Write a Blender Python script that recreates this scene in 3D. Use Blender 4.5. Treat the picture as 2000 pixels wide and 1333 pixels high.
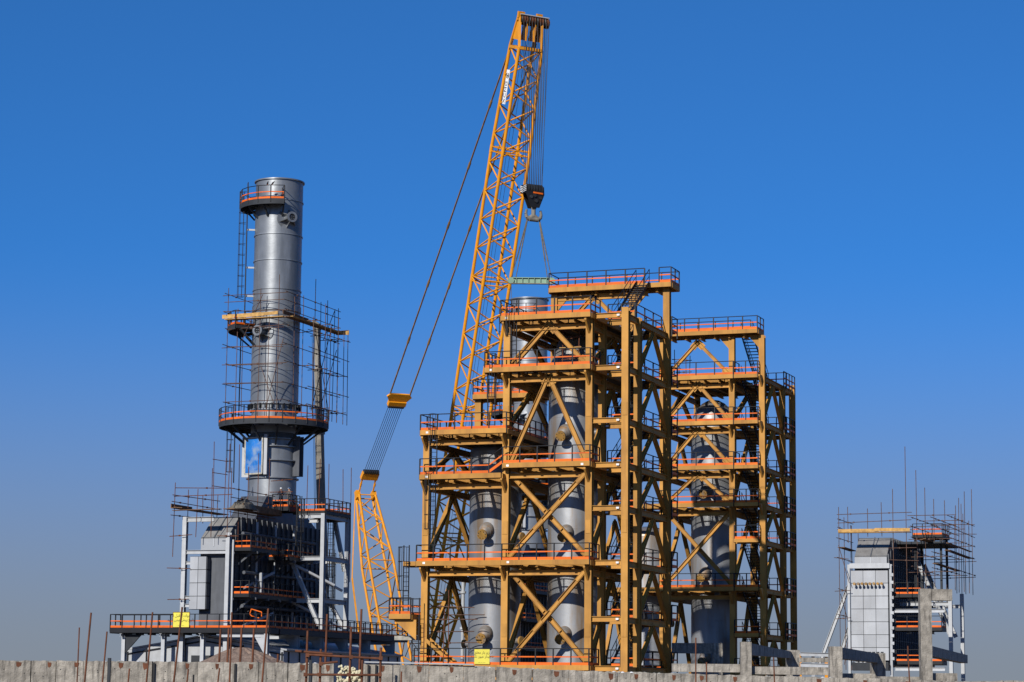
import bpy, bmesh, math, random
import numpy as np
from mathutils import Vector, Matrix, Quaternion
random.seed(7)
for o in list(bpy.data.objects): bpy.data.objects.remove(o)
S = bpy.context.scene; COL = S.collection
R = math.radians

# ------------------------------------------------------------------ camera, sky, sun, exposure
FPX, PITCH, ROLL, TH, ZE = 4661.66, .148, .010, .352, 1.7     # fitted from the tower grid in the photograph
cam = bpy.data.cameras.new('camera'); camo = bpy.data.objects.new('camera', cam); COL.objects.link(camo)
cam.sensor_width = 36; cam.lens = 36*FPX/2000; cam.clip_end = 20000; cam.clip_start = .5
camo.location = (0, 0, ZE)
camo.matrix_world = Matrix.Translation((0, 0, ZE)) @ Matrix.Rotation(R(90)+PITCH, 4, 'X') @ Matrix.Rotation(ROLL, 4, 'Z')
S.camera = camo
SUN_AZ, SUN_EL = R(27), R(27)          # light travels towards (sin az, cos az), down by el
W = bpy.data.worlds.new('World'); S.world = W; W.use_nodes = True
nt = W.node_tree; nt.nodes.clear()
sky = nt.nodes.new('ShaderNodeTexSky'); sky.sky_type = 'NISHITA'; sky.sun_disc = False
sky.sun_elevation = SUN_EL; sky.sun_rotation = SUN_AZ + math.pi
sky.altitude = 2000; sky.air_density = 1.0; sky.dust_density = 0; sky.ozone_density = 6.0
def wn(t): return nt.nodes.new(t)
tc = wn('ShaderNodeTexCoord'); mp = wn('ShaderNodeMapping'); mp.inputs['Location'].default_value = (0, 0, .12)      # deep blue desert sky
nm = wn('ShaderNodeVectorMath'); nm.operation = 'NORMALIZE'
nt.links.new(tc.outputs['Generated'], mp.inputs[0]); nt.links.new(mp.outputs[0], nm.inputs[0]); nt.links.new(nm.outputs[0], sky.inputs[0])
tint = wn('ShaderNodeMixRGB'); tint.blend_type = 'MULTIPLY'; tint.inputs[0].default_value = 1; tint.inputs[2].default_value = (.77, 1.9, 2.63, 1); nt.links.new(sky.outputs[0], tint.inputs[1])
sx = wn('ShaderNodeSeparateXYZ'); nt.links.new(tc.outputs['Generated'], sx.inputs[0])
mr = wn('ShaderNodeMapRange'); mr.interpolation_type = 'SMOOTHSTEP'; mr.inputs[1].default_value = 0; mr.inputs[2].default_value = .19; mr.inputs[3].default_value = 1; mr.inputs[4].default_value = 0
nt.links.new(sx.outputs['Z'], mr.inputs[0])
hz = wn('ShaderNodeMixRGB'); hz.inputs[2].default_value = (4.6, 5.35, 6.4, 1); nt.links.new(mr.outputs[0], hz.inputs[0]); nt.links.new(tint.outputs[0], hz.inputs[1])   # dust layer low on the horizon
bg = wn('ShaderNodeBackground'); bg.inputs['Strength'].default_value = .05
wo = wn('ShaderNodeOutputWorld')
nt.links.new(hz.outputs[0], bg.inputs[0]); nt.links.new(bg.outputs[0], wo.inputs[0])
sl = bpy.data.lights.new('sun', 'SUN'); sl.energy = 5.0; sl.angle = R(.53); sl.color = (1, .95, .87)
so = bpy.data.objects.new('sun', sl); COL.objects.link(so)
so.rotation_euler = Vector((math.sin(SUN_AZ)*math.cos(SUN_EL), math.cos(SUN_AZ)*math.cos(SUN_EL), -math.sin(SUN_EL))).to_track_quat('-Z', 'Y').to_euler()
so.location = (-60, -60, 90)
S.view_settings.view_transform = 'Standard'; S.view_settings.look = 'None'; S.view_settings.gamma = 1; S.view_settings.exposure = 0
S.render.engine = 'CYCLES'; S.cycles.diffuse_bounces = 1; S.cycles.max_bounces = 4; S.render.resolution_x = 1024; S.render.resolution_y = 682

# ------------------------------------------------------------------ pixel -> place (a pixel gives a direction, a plane the thing stands in gives the distance)
CT, ST = math.cos(TH), math.sin(TH)
def ray(px, py):
    xi, yi = px-1000, 666.5-py; cr, sr = math.cos(ROLL), math.sin(ROLL)
    x, y = xi*cr-yi*sr, xi*sr+yi*cr; c, s = math.cos(PITCH), math.sin(PITCH)
    return Vector((x, FPX*c-y*s, FPX*s+y*c))/FPX
class Grid:                                   # plant grid: u to the right, v away, turned by TH
    def __init__(s, x, y): s.O = Vector((x, y, 0))
    def w(s, u, v, z=0): return s.O+Vector((u*CT+v*ST, -u*ST+v*CT, z))
    def inv(s, px, py, u=None, v=None, z=None):
        d = ray(px, py); o = Vector((0, 0, ZE))-s.O
        lo = (o.x*CT-o.y*ST, o.x*ST+o.y*CT, o.z); ld = (d.x*CT-d.y*ST, d.x*ST+d.y*CT, d.z)
        for k, a in enumerate((u, v, z)):
            if a is not None:
                t = (a-lo[k])/ld[k]; return Vector([lo[i]+ld[i]*t for i in range(3)])
def atY(px, py, Y): d = ray(px, py); return Vector((0, 0, ZE))+d*(Y/d.y)

# ------------------------------------------------------------------ materials
def mat(name, col, rough=.6, metal=0., var=.15, scale=1.5, stain=None, stain_amt=0., streak=False, bump=0., bscale=8):
    m = bpy.data.materials.new(name); m.use_nodes = True; n = m.node_tree; b = n.nodes['Principled BSDF']
    b.inputs['Roughness'].default_value = rough; b.inputs['Metallic'].default_value = metal; b.inputs['Specular IOR Level'].default_value = .28 if metal == 0 else .5
    g = n.nodes.new('ShaderNodeNewGeometry')
    vec = g.outputs['Position']
    if streak:
        mp = n.nodes.new('ShaderNodeMapping'); mp.inputs['Scale'].default_value = (1, 1, .12); n.links.new(vec, mp.inputs[0]); svec = mp.outputs[0]
    else: svec = vec
    t = n.nodes.new('ShaderNodeTexNoise'); t.inputs['Scale'].default_value = scale; t.inputs['Detail'].default_value = 6
    n.links.new(vec, t.inputs['Vector'])
    r = n.nodes.new('ShaderNodeValToRGB')
    c = col; r.color_ramp.elements[0].position = .3; r.color_ramp.elements[1].position = .7
    r.color_ramp.elements[0].color = (c[0]*(1-var), c[1]*(1-var), c[2]*(1-var), 1)
    r.color_ramp.elements[1].color = (min(1, c[0]*(1+var)), min(1, c[1]*(1+var)), min(1, c[2]*(1+var)), 1)
    n.links.new(t.outputs['Fac'], r.inputs['Fac']); out = r.outputs['Color']
    if stain:
        t2 = n.nodes.new('ShaderNodeTexNoise'); t2.inputs['Scale'].default_value = scale*.8 if not streak else scale*1.6; t2.inputs['Detail'].default_value = 8; t2.inputs['Roughness'].default_value = .65
        n.links.new(svec, t2.inputs['Vector'])
        r2 = n.nodes.new('ShaderNodeValToRGB'); r2.color_ramp.elements[0].position = .49; r2.color_ramp.elements[1].position = .68
        r2.color_ramp.elements[1].color = (stain_amt,)*3+(1,)
        n.links.new(t2.outputs['Fac'], r2.inputs['Fac'])
        mx = n.nodes.new('ShaderNodeMixRGB'); n.links.new(r2.outputs['Color'], mx.inputs['Fac']); n.links.new(out, mx.inputs[1]); mx.inputs[2].default_value = (*stain, 1); out = mx.outputs[0]
    oi = n.nodes.new('ShaderNodeObjectInfo'); mr_ = n.nodes.new('ShaderNodeMapRange'); mr_.inputs[3].default_value = .86; mr_.inputs[4].default_value = 1.12      # every member a slightly different batch of paint
    n.links.new(oi.outputs['Random'], mr_.inputs[0]); hv = n.nodes.new('ShaderNodeHueSaturation'); n.links.new(mr_.outputs[0], hv.inputs['Value']); n.links.new(out, hv.inputs['Color']); out = hv.outputs[0]
    n.links.new(out, b.inputs['Base Color'])
    if bump:
        t3 = n.nodes.new('ShaderNodeTexNoise'); t3.inputs['Scale'].default_value = bscale; t3.inputs['Detail'].default_value = 6; n.links.new(vec, t3.inputs['Vector'])
        bp = n.nodes.new('ShaderNodeBump'); bp.inputs['Strength'].default_value = bump; bp.inputs['Distance'].default_value = .05
        n.links.new(t3.outputs['Fac'], bp.inputs['Height']); n.links.new(bp.outputs[0], b.inputs['Normal'])
    return m
M = dict(
    tan=mat('tan_steel', (.44, .215, .042), .65, 0, .16, .9, (.21, .095, .03), .5, True),
    grate=mat('steel_grating', (.055, .042, .032), .7, 0, .2),
    dgrate=mat('dark_grating', (.03, .034, .04), .7, 0, .2),
    rail=mat('black_rail_paint', (.007, .008, .011), .5, 0, .2),
    orange=mat('orange_safety_paint', (.70, .125, .004), .6, 0, .15, 1.2, (.42, .075, .015), .6),
    grey=mat('light_grey_steel', (.40, .415, .43), .5, 0, .08, 2, (.3, .3, .3), .3, True),
    darkcase=mat('dark_shaded_sheet', (.085, .092, .105), .55, 0, .15, .8, (.03,.03,.035), .5, True),  # dark grey sheet, with shade of the right-hand sides put into its colour
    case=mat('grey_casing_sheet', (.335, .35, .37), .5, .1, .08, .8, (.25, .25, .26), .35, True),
    stack=mat('aluminium_stack_paint', (.225, .24, .255), .42, .5, .22, .45, (.11, .12, .13), .7, True, .25, 1.3),
    vessel=mat('vessel_grey_paint', (.285, .295, .31), .45, .45, .16, .5, (.24, .145, .055), .85, True, .2, 1.2),
    primer=mat('ochre_primer', (.30, .165, .04), .7, 0, .3, 3, (.20, .19, .18), .8),
    nozzle=mat('rusting_nozzle', (.21, .19, .17), .6, .2, .3, 2, (.27, .13, .03), .9),
    pendant=mat('pendant_bar', (.20, .115, .045), .6, 0, .3, 1.5),
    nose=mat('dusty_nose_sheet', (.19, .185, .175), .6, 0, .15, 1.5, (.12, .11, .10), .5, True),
    wallconc=mat('wall_concrete', (.29, .265, .225), .88, 0, .32, 5, (.055, .05, .045), .9, True, .5, 22),
    crane=mat('crane_yellow', (.72, .285, .012), .45, 0, .1, 1.5, (.35, .14, .02), .3),
    black=mat('black_paint', (.012, .012, .013), .45, 0, .2),
    cable=mat('steel_cable', (.035, .037, .04), .5, .4, .2),
    rust=mat('rusted_tube', (.115, .042, .020), .8, 0, .35, 5),
    scaf=mat('scaffold_tube', (.10, .055, .038), .7, 0, .35, 3),
    wood=mat('plank_wood', (.46, .27, .085), .75, 0, .25, 3, (.2, .1, .04), .5),
    oldwood=mat('weathered_plank', (.17, .095, .05), .8, 0, .35, 3),
    conc=mat('concrete', (.25, .228, .19), .85, 0, .28, 1.6, (.085, .075, .065), .85, True, .45, 9),
    white=mat('white_paint', (.75, .75, .74), .5, 0, .05),
    sign=mat('yellow_sign_paint', (.62, .55, .07), .55, 0, .06),
    ink=mat('black_lettering', (.012, .012, .012), .6, 0, 0),
    sling=mat('grey_sling', (.13, .115, .09), .8, 0, .3, 4),
    green=mat('pale_green_paint', (.20, .31, .22), .55, 0, .2, 1.5),
    foam=mat('cream_foam', (.58, .53, .36), .85, 0, .12, 6),
    gravel=mat('gravel', (.21, .15, .115), .95, 0, .35, 9, (.32, .25, .2), .5, False, .6, 14),
    ground=mat('sandy_ground', (.13, .10, .075), .95, 0, .25, .2),
    boomgrey=mat('dusty_grey_boom', (.16, .145, .12), .7, 0, .3, 1.2, (.3, .28, .24), .6, True),
    tarp=mat('grey_green_tarpaulin', (.15, .16, .13), .85, 0, .3, 1.5, None, 0, False, .8, 2),
    skin=mat('skin', (.35, .2, .13), .6), cloth=mat('dark_blue_work_clothes', (.02, .025, .045), .8), cloth2=mat('grey_work_clothes', (.10, .10, .10), .8), helm=mat('white_helmet', (.7, .7, .68), .4),
    bird=mat('grey_feathers', (.03, .03, .035), .7),
    rubber=mat('dark_rubber', (.02, .02, .02), .8),
    blue=mat('mottled_blue', (.02, .15, .47), .3, 0, .3, .7, (.30, .36, .40), .95),
    frost=mat('sheet_edge', (.34, .325, .28), .7, 0, .3, 3),
)

# ------------------------------------------------------------------ mesh helpers
def nrm(v): return Vector(v).normalized()
def axes(d):
    z = nrm(d)
    if abs(z.z) > .985: x = Vector((1, 0, 0)); x = (x-z*x.dot(z)).normalized()
    else: x = Vector((0, 0, 1)).cross(z).normalized()
    return x, z.cross(x), z
class MB:
    def __init__(s): s.v = []; s.f = []; s.sm = []
    def add(s, vs, fs, sm=False):
        b = len(s.v); s.v += [tuple(p) for p in vs]; s.f += [tuple(b+i for i in f) for f in fs]; s.sm += [sm]*len(fs); return s
    def box(s, a, b):
        (x0, y0, z0), (x1, y1, z1) = a, b
        return s.add([(x0,y0,z0),(x1,y0,z0),(x1,y1,z0),(x0,y1,z0),(x0,y0,z1),(x1,y0,z1),(x1,y1,z1),(x0,y1,z1)], [(3,2,1,0),(4,5,6,7),(0,1,5,4),(1,2,6,5),(2,3,7,6),(3,0,4,7)])
    def bar(s, p, q, w, h):
        p, q = Vector(p), Vector(q); x, y, z = axes(q-p); x *= w/2; y *= h/2
        return s.add([p-x-y,p+x-y,p+x+y,p-x+y,q-x-y,q+x-y,q+x+y,q-x+y], [(3,2,1,0),(4,5,6,7),(0,1,5,4),(1,2,6,5),(2,3,7,6),(3,0,4,7)])
    def tube(s, p, q, r, n=8, r2=None, caps=True):
        p, q = Vector(p), Vector(q); r2 = r if r2 is None else r2; x, y, z = axes(q-p); vs = []
        for c, rr in ((p, r), (q, r2)):
            for i in range(n): a = 2*math.pi*i/n; vs.append(c+x*(rr*math.cos(a))+y*(rr*math.sin(a)))
        s.add(vs, [(i, (i+1) % n, n+(i+1) % n, n+i) for i in range(n)], True)
        if caps: s.add(vs[:n], [tuple(range(n))[::-1]]); s.add(vs[n:], [tuple(range(n))])
        return s
    def poly(s, pts, r, n=6):
        for a, b in zip(pts[:-1], pts[1:]): s.tube(a, b, r, n)
        return s
    def lathe(s, c, prof, n=48, axis=None, a0=0, a1=2*math.pi):
        c = Vector(c); x, y, z = axes(axis) if axis is not None else (Vector((1,0,0)), Vector((0,1,0)), Vector((0,0,1)))
        full = abs(a1-a0-2*math.pi) < 1e-6; k = n if full else n+1
        for (r0, z0), (r1, z1) in zip(prof[:-1], prof[1:]):
            vs = []
            for r, zz in ((r0, z0), (r1, z1)):
                for i in range(k): a = a0+(a1-a0)*i/n; vs.append(c+x*(r*math.cos(a))+y*(r*math.sin(a))+z*zz)
            s.add(vs, [(i, (i+1) % k, k+(i+1) % k, k+i) for i in range(n)], True)
        return s
    def dome(s, c, r, h, n=32, m=6):
        prof = [(r*math.cos(math.pi/2*i/m), h*math.sin(math.pi/2*i/m)) for i in range(m)]+[(.01, h)]
        return s.lathe(c, prof, n)
    def prism(s, pts, d):                     # extrude polygon by vector d
        k = len(pts); d = Vector(d); a = [Vector(p) for p in pts]; vs = a+[p+d for p in a]
        return s.add(vs, [tuple(range(k))[::-1], tuple(range(k, 2*k))]+[(i, (i+1) % k, k+(i+1) % k, k+i) for i in range(k)])
def mesh_of(mb, name, m):
    me = bpy.data.meshes.new(name); me.from_pydata(mb.v, [], mb.f); me.polygons.foreach_set('use_smooth', mb.sm); me.materials.append(M[m] if isinstance(m, str) else m); me.update(); return me
def link(o, parent): COL.objects.link(o); o.parent = parent; return o
def part(name, mb, m, parent=None, label=None): 
    o = link(bpy.data.objects.new(name, mesh_of(mb, name, m)), parent)
    if label: o['label'] = label
    return o
UNIT = {}
def unit(shape, m):
    k = (shape, m)
    if k not in UNIT:
        b = MB()
        if shape == 'box': b.box((-.5,-.5,-.5), (.5,.5,.5))
        elif shape == 'tube': b.tube((0,0,-.5), (0,0,.5), .5, 8)
        elif shape == 'cyl': b.tube((0,0,-.5), (0,0,.5), .5, 20)
        elif shape == 'h':
            t = .09; w = .06
            P = [(-.5,-.5),(.5,-.5),(.5,-.5+t),(w,-.5+t),(w,.5-t),(.5,.5-t),(.5,.5),(-.5,.5),(-.5,.5-t),(-w,.5-t),(-w,-.5+t),(-.5,-.5+t)]
            b.add([(x,y,-.5) for x,y in P]+[(x,y,.5) for x,y in P], [(i,(i+1)%12,12+(i+1)%12,12+i) for i in range(12)]+[(0,1,2,11)[::-1],(8,5,6,7)[::-1],(10,3,4,9)[::-1],(12,13,14,23),(20,17,18,19),(22,15,16,21)])
        UNIT[k] = mesh_of(b, shape+'_'+m, m)
    return UNIT[k]
def pc(name, p, q, w, h, m, parent, shape='box', ax=None):
    """one straight piece from p to q, w wide, h deep, sharing its mesh with alike pieces"""
    p, q = Vector(p), Vector(q); o = bpy.data.objects.new(name, unit(shape, m)); link(o, parent)
    x, y, z = axes(q-p)
    if ax is not None: x = nrm(ax); x = (x-z*x.dot(z)).normalized(); y = z.cross(x)
    o.rotation_mode = 'QUATERNION'; o.rotation_quaternion = Matrix((x, y, z)).transposed().to_quaternion()
    o.location = (p+q)/2; o.scale = (w, h, (q-p).length); return o
def tube(name, p, q, r, m, parent): return pc(name, p, q, 2*r, 2*r, m, parent, 'tube')
def thing(name, label, cat, loc=(0,0,0), rz=0, group=None):
    o = bpy.data.objects.new(name, None); COL.objects.link(o); o.location = loc; o.rotation_euler = (0, 0, rz); o.empty_display_size = .5
    o['label'] = label; o['category'] = cat
    if group: o['group'] = group
    return o
def tag(o, label, cat, group=None):
    o['label'] = label; o['category'] = cat
    if group: o['group'] = group
    return o
def struct(o): o['kind'] = 'structure'; return o

# ------------------------------------------------------------------ shared steelwork parts
def railing(T, pts, z, step=1.25, h=1.1, orange=True, closed=False, toe=True, zs=None):
    """top rail (the part) with its posts, orange mid rail and toe board (sub-parts)"""
    P = [Vector((p[0], p[1], zz)) for p, zz in zip(pts, zs if zs else [z]*len(pts))]
    up = Vector((0, 0, h)); mb = MB().poly([p+up for p in P], .036)
    r = part('railing', mb, 'rail', T)
    for i, (a, b) in enumerate(zip(P[:-1], P[1:])):
        L = (b-a).length; n = max(1, round(L/step))
        for k in range(n+(1 if i == len(P)-2 else 0)):
            c = a+(b-a)*(k/n); pc('post', c-Vector((0,0,.34)), c+up, .08, .085, 'rail', r)
        d = (b-a)
        pc('mid_rail', a+up*.5, b+up*.5, .05, .085, 'orange' if orange else 'rail', r)
        if toe: pc('toe_board', a+Vector((0,0,.09)), b+Vector((0,0,.09)), .03, .18, 'orange', r)
    return r
def deck(T, u0, u1, v0, v1, z, m='tan', dm='grate', hole=None, open_front=2.2, depth=.34, joist=1.15, edges='flrb'):
    """walkway of bar grating along the front, solid plate behind it"""
    mb = MB(); t = .05; vf = v0+open_front
    if open_front:
        u = u0+.06
        while u < u1-.03: mb.box((u-.004, v0+.09, z-.035), (u+.004, vf, z-.002)); u += .055
    if hole:
        uc, vc, r = hole; r += .12
        for a, b, c, d in ((u0, u1, vf, vc-r), (u0, u1, vc+r, v1), (u0, uc-r, vc-r, vc+r), (uc+r, u1, vc-r, vc+r)):
            if b-a > .05 and d-c > .05: mb.box((a, c, z-t), (b, d, z))
    else: mb.box((u0, vf, z-t), (u1, v1, z))
    D = part('deck', mb, dm, T)
    zc = z-depth/2-.052
    if 'f' in edges: pc('edge_beam', (u0, v0, zc+.05), (u1, v0, zc+.05), .16, depth, m, D)
    if 'b' in edges: pc('edge_beam', (u0, v1, zc), (u1, v1, zc), .16, depth, m, D)
    if 'l' in edges: pc('edge_beam', (u0, v0+.085, zc), (u0, v1-.085, zc), .16, depth, m, D)
    if 'r' in edges: pc('edge_beam', (u1, v0+.085, zc), (u1, v1-.085, zc), .16, depth, m, D)
    if open_front: pc('edge_beam', (u0+.1, vf+.1, zc), (u1-.1, vf+.1, zc), .16, depth*.6, m, D)
    n = max(1, int((u1-u0)/joist))
    for k in range(1, n):
        u = u0+(u1-u0)*k/n; e = v1-.1
        if hole and abs(u-hole[0]) < hole[2]+.15: e = hole[1]-hole[2]-.2
        pc('joist', (u, v0+.35, z-.50), (u, e, z-.50), .2, .26, m, D, 'h')
    return D
def ladder(T, p, z0, z1, out, cage=True, w=.5, m='rail', cage0=2.2, ext=1.1):
    """out: unit (u,v) direction the ladder faces away from the wall"""
    out = Vector((out[0], out[1], 0)).normalized(); sd = Vector((-out.y, out.x, 0))*w/2; p = Vector((p[0], p[1], 0))
    mb = MB(); 
    for s in (1, -1): mb.bar(p+sd*s+Vector((0,0,z0)), p+sd*s+Vector((0,0,z1+ext)), .065, .065)
    L = part('ladder', mb, m, T)
    z = z0+.3
    while z < z1+.05: pc('rung', p+sd+Vector((0,0,z)), p-sd+Vector((0,0,z)), .035, .035, m, L, 'tube'); z += .32
    if cage and z1-z0 > 3:
        hz = []; z = z0+cage0
        while z < z1+ext: hz.append(z); z += 1.0
        for z in hz:
            b = MB(); pts = [p+sd*1.35*math.cos(a)+out*(.12+.62*math.sin(a))+Vector((0,0,z)) for a in [math.pi*i/8 for i in range(9)]]
            b.poly(pts, .022, 5); part('cage_hoop', b, m, L)
        for a in (0.35, 1.05, math.pi/2, 2.1, 2.8):
            q = p+sd*1.35*math.cos(a)+out*(.12+.62*math.sin(a)); pc('cage_bar', q+Vector((0,0,hz[0])), q+Vector((0,0,hz[-1])), .03, .03, m, L)
    return L
def stair(T, a, b, w, m='rail', rails=True, rise=.21):
    """straight flight from a to b (centre line), width along u"""
    a, b = Vector(a), Vector(b); mb = MB(); d = b-a; hd = Vector((d.x, d.y, 0)).normalized(); sd = Vector((-hd.y, hd.x, 0))*w/2
    for s in (1, -1): mb.bar(a+sd*s, b+sd*s, .06, .24)
    St = part('stair', mb, m, T); n = int(abs(d.z)/rise)
    for k in range(1, n): c = a+d*(k/n); pc('tread', c-sd*.95, c+sd*.95, .24, .045, m, St, ax=hd)
    if rails:
        for s in (1, -1):
            up = Vector((0,0,1.0)); tube('handrail', a+sd*s+up, b+sd*s+up, .028, m, St); tube('handrail', a+sd*s+up*.5, b+sd*s+up*.5, .022, m, St)
            for k in range(0, 5): c = a+d*(k/4)+sd*s; pc('handrail_post', c, c+up, .045, .045, m, St)
    return St
def chevron(T, a, b, top, w, m='tan'):
    """Lambda brace: feet a and b, apex in the middle of the top line"""
    tp = (Vector(a)+Vector(b))/2; tp.z = top
    for p in (a, b):
        p = Vector(p); pc('brace', p, tp, w, w, m, T, 'h'); d = (tp-p).normalized()
        for c, s in ((p+d*.35, 1), (tp-d*.3, -1)): pc('gusset', c-d*.4, c+d*.4, .07, w+.26, m, T)
def bracket(T, u, v, z, m='tan', dv=-.85, w=.14):
    part('bracket', MB().prism([(u-w/2, v, z), (u-w/2, v+dv, z), (u-w/2, v+dv, z-.12), (u-w/2, v, z-.95)], (w, 0, 0)), m, T)

# ------------------------------------------------------------------ ground
struct(part('ground', MB().add([(-6000,-600,0),(6000,-600,0),(6000,9000,0),(-6000,9000,0)], [(0,1,2,3)]), 'ground'))

# ------------------------------------------------------------------ the tan steel towers
G1 = Grid(5.38, 162.5)
U = (-11.95, -6.03, 0., 2.58)
LV = [3.85, 7.16, 10.95, 14.65, 17.6, 20.65, 24.28, 27.9]
def tower_frame(T, cols, v1, v2, lev_u, mirror=False):
    for u, v, zt in cols:
        pc('column', (u, v, 0), (u, v, zt), .48, .48, 'tan', T, 'h')
        pc('base_plate', (u, v, 0), (u, v, .06), .8, .8, 'tan', T)
def splice(T, u, v, z):
    pc('splice_plate', (u, v-.262, z-.45), (u, v-.262, z+.45), .36, .02, 'tan', T)
def tower_one():
    T = thing('steel_tower', 'sunlit tan steel access tower with orange railings around two grey vessels, beside the crane boom', 'steel tower', G1.w(0,0), -TH)
    v1, v2 = 2.785, 9.945; u0, u1, u2, u3 = U
    tower_frame(T, [(u0,0,19.65),(u1,0,27.48),(u2,0,27.9),(u3,0,28.2),(u2,v1,27.7),(u3,v1,27.9),(u0,v2,23.4),(u1,v2,31.05),(u2,v2,31.05),(u3,v2,31.8)], v1, v2, None)
    for u in (u0,u1,u2,u3):
        for z in (6.2, 13.2, 21.2):
            if u != u0 or z < 20: splice(T, u, 0, z)
    V1 = (-8.75, 5.2, 1.87); V2 = (-2.88, 5.2, 1.82)
    # decks of the left bay, middle bay
    for z, a, b, hole in ((3.85,-12.35,-6.05,V1),(10.95,-12.3,-6.05,V1),(16.95,-12.15,-6.1,V1),(20.05,-12.15,-5.75,None)):
        deck(T, a, b, -.9, v2+.5, z, hole=hole, open_front=3.0 if hole else 2.2)
    for z, a, b, hole in ((3.85,-6.04,.32,V2),(10.95,-6.04,.32,V2),(17.62,-6.0,.32,V2),(24.28,-7.4,.32,V2),(27.88,-6.25,.32,None)):
        deck(T, a, b, -.9, v2+.5, z, hole=hole, open_front=3.0 if hole else 2.2)
    railing(T, [(-12.35,3),(-12.35,-.9),(.32,-.9),(.32,1.2)], 3.85)
    railing(T, [(-12.3,3.5),(-12.3,-.9),(.32,-.9),(.32,1.2)], 10.95)
    railing(T, [(-12.15,-.9),(-7.0,-.9),(-6.0,-.9),(.32,-.9),(.32,1.2)], 0, zs=[16.95,16.95,17.62,17.62,17.62])
    railing(T, [(-12.15,4),(-12.15,-.9),(-5.75,-.9),(-5.75,v2)], 20.05)
    railing(T, [(-12.15,v2+.5),(-5.8,v2+.5)], 20.05); railing(T, [(-12.3,v2+.5),(-6.1,v2+.5)], 16.95); railing(T, [(-12.3,v2+.5),(.3,v2+.5)], 10.95)
    railing(T, [(-7.4,2),(-7.4,-.9),(.32,-.9),(.32,1.2)], 24.28); railing(T, [(-7.4,v2+.5),(.3,v2+.5)], 24.28)
    railing(T, [(-6.25,6),(-6.25,-.9),(.32,-.9),(.32,1.2)], 27.88)
    for z in (3.85,10.95,16.95,20.05): bracket(T, u0, -.25, z-.45)
    for z in (3.85,10.95,17.0,20.05,24.28,27.88): bracket(T, u1, -.25, z-.45)
    for z in (3.85,10.95,17.62,24.28,27.88): bracket(T, u2, -.25, z-.45)
    # deep floor beams under the decks at the column lines
    for z in (3.85,10.95,16.95,20.05): pc('floor_beam', (u0+.25,0,z-.84), (u1-.25,0,z-.84), .26, .34, 'tan', T, 'h'); pc('floor_beam', (u0+.25,v2,z-.84), (u1-.25,v2,z-.84), .26, .34, 'tan', T, 'h')
    for z in (3.85,10.95,17.62,24.28,27.88): pc('floor_beam', (u1+.25,0,z-.84), (u2-.25,0,z-.84), .26, .34, 'tan', T, 'h'); pc('floor_beam', (u1+.25,v2,z-.84), (u2-.25,v2,z-.84), .26, .34, 'tan', T, 'h')
    for u, zz in ((u0,(3.85,10.95,16.95,20.05)),(u1,(3.85,10.95,17.3,20.05,24.28,27.88)),(u2,(3.85,10.95,17.62,24.28,27.88))):
        for z in zz: pc('floor_beam', (u,.25,z-.86), (u,v2-.25,z-.86), .3, .42, 'tan', T, 'h')
        for a, b in zip((0.3,)+tuple(zz[:-1]), zz):
            if b-a > 2.5: chevron(T, (u,.2,a+.1), (u,v2-.2,a+.1), b-1.0, .30)
    # front braces of the middle bay
    for a, b in ((10.95,17.62),(3.85,10.95)):
        pc('brace', (u1+.25,.32,b-.7), (u2-.2,.32,a+.2), .3, .3, 'tan', T, 'h'); pc('brace', (u1+.25,-.04,a+.2), (u2-.2,-.04,b-.7), .3, .3, 'tan', T, 'h')
    for (a, b) in ((10.95,17.62),(3.85,10.95)):
        for s, t_, vv in (((u1+.25,.32,b-.7),(u2-.2,.32,a+.2),.32),((u1+.25,-.04,a+.2),(u2-.2,-.04,b-.7),-.04)):
            s, t_ = Vector(s), Vector(t_); d = (t_-s).normalized()
            for c in (s+d*.5, t_-d*.5, (s+t_)/2+d*.9, (s+t_)/2-d*.9): pc('gusset', c-d*.45, c+d*.45, .34, .2, 'tan', T)
    for a, b in ((17.62,24.28),(24.28,27.88)): chevron(T, (u1+.25,0,a+.05), (u2-.2,0,a+.05), b-.6, .3)
    # rear-left platform and rooftop gantry
    deck(T, -12.2, -5.9, v2-.6, v2+1.3, 23.82, open_front=0); railing(T, [(-12.2,v2+1.3),(-12.2,v2-.6),(-6.1,v2-.6)], 23.82); railing(T, [(-12.2,v2+1.3),(-6.1,v2+1.3)], 23.82)
    deck(T, -6.25, 3.1, v2-.75, v2+1.35, 31.5, open_front=0); 
    railing(T, [(-6.25,v2+1.35),(-6.25,v2-.75),(1.1,v2-.75)], 31.5, step=1.6); railing(T, [(2.2,v2-.75),(3.1,v2-.75),(3.1,v2+1.35),(-6.25,v2+1.35)], 31.5, step=1.4)
    chevron(T, (u1+.2,v2,28.0), (u2-.2,v2,28.0), 30.9, .28)
    pc('floor_beam', (u1+.25,v2,30.8), (u2-.25,v2,30.8), .26, .4, 'tan', T, 'h')
    for u in (u1, u2): part('bracket', MB().prism([(u+.25, v2-.07, 31.0), (u+1.2, v2-.07, 31.0), (u+.25, v2-.07, 29.9)], (0,.14,0)), 'tan', T)
    # stair bay
    for i, z in enumerate(LV):
        pc('floor_beam', (u2+.25,0,z-.2), (u3-.25,0,z-.2), .26, .36, 'tan', T, 'h'); pc('paint_mark', (u3-.62,-.145,z-.2), (u3-.42,-.145,z-.2), .03, .13, 'white', T); pc('paint_mark', (u2+.3,v1-.145,z-.28), (u2+.5,v1-.145,z-.28), .03, .12, 'white', T)
        pc('floor_beam', (u2+.25,v1,z-.28), (u3-.25,v1,z-.28), .26, .36, 'tan', T, 'h')
        pc('floor_beam', (u2+.25,v2,z-.28), (u3-.25,v2,z-.28), .26, .36, 'tan', T, 'h')
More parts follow.
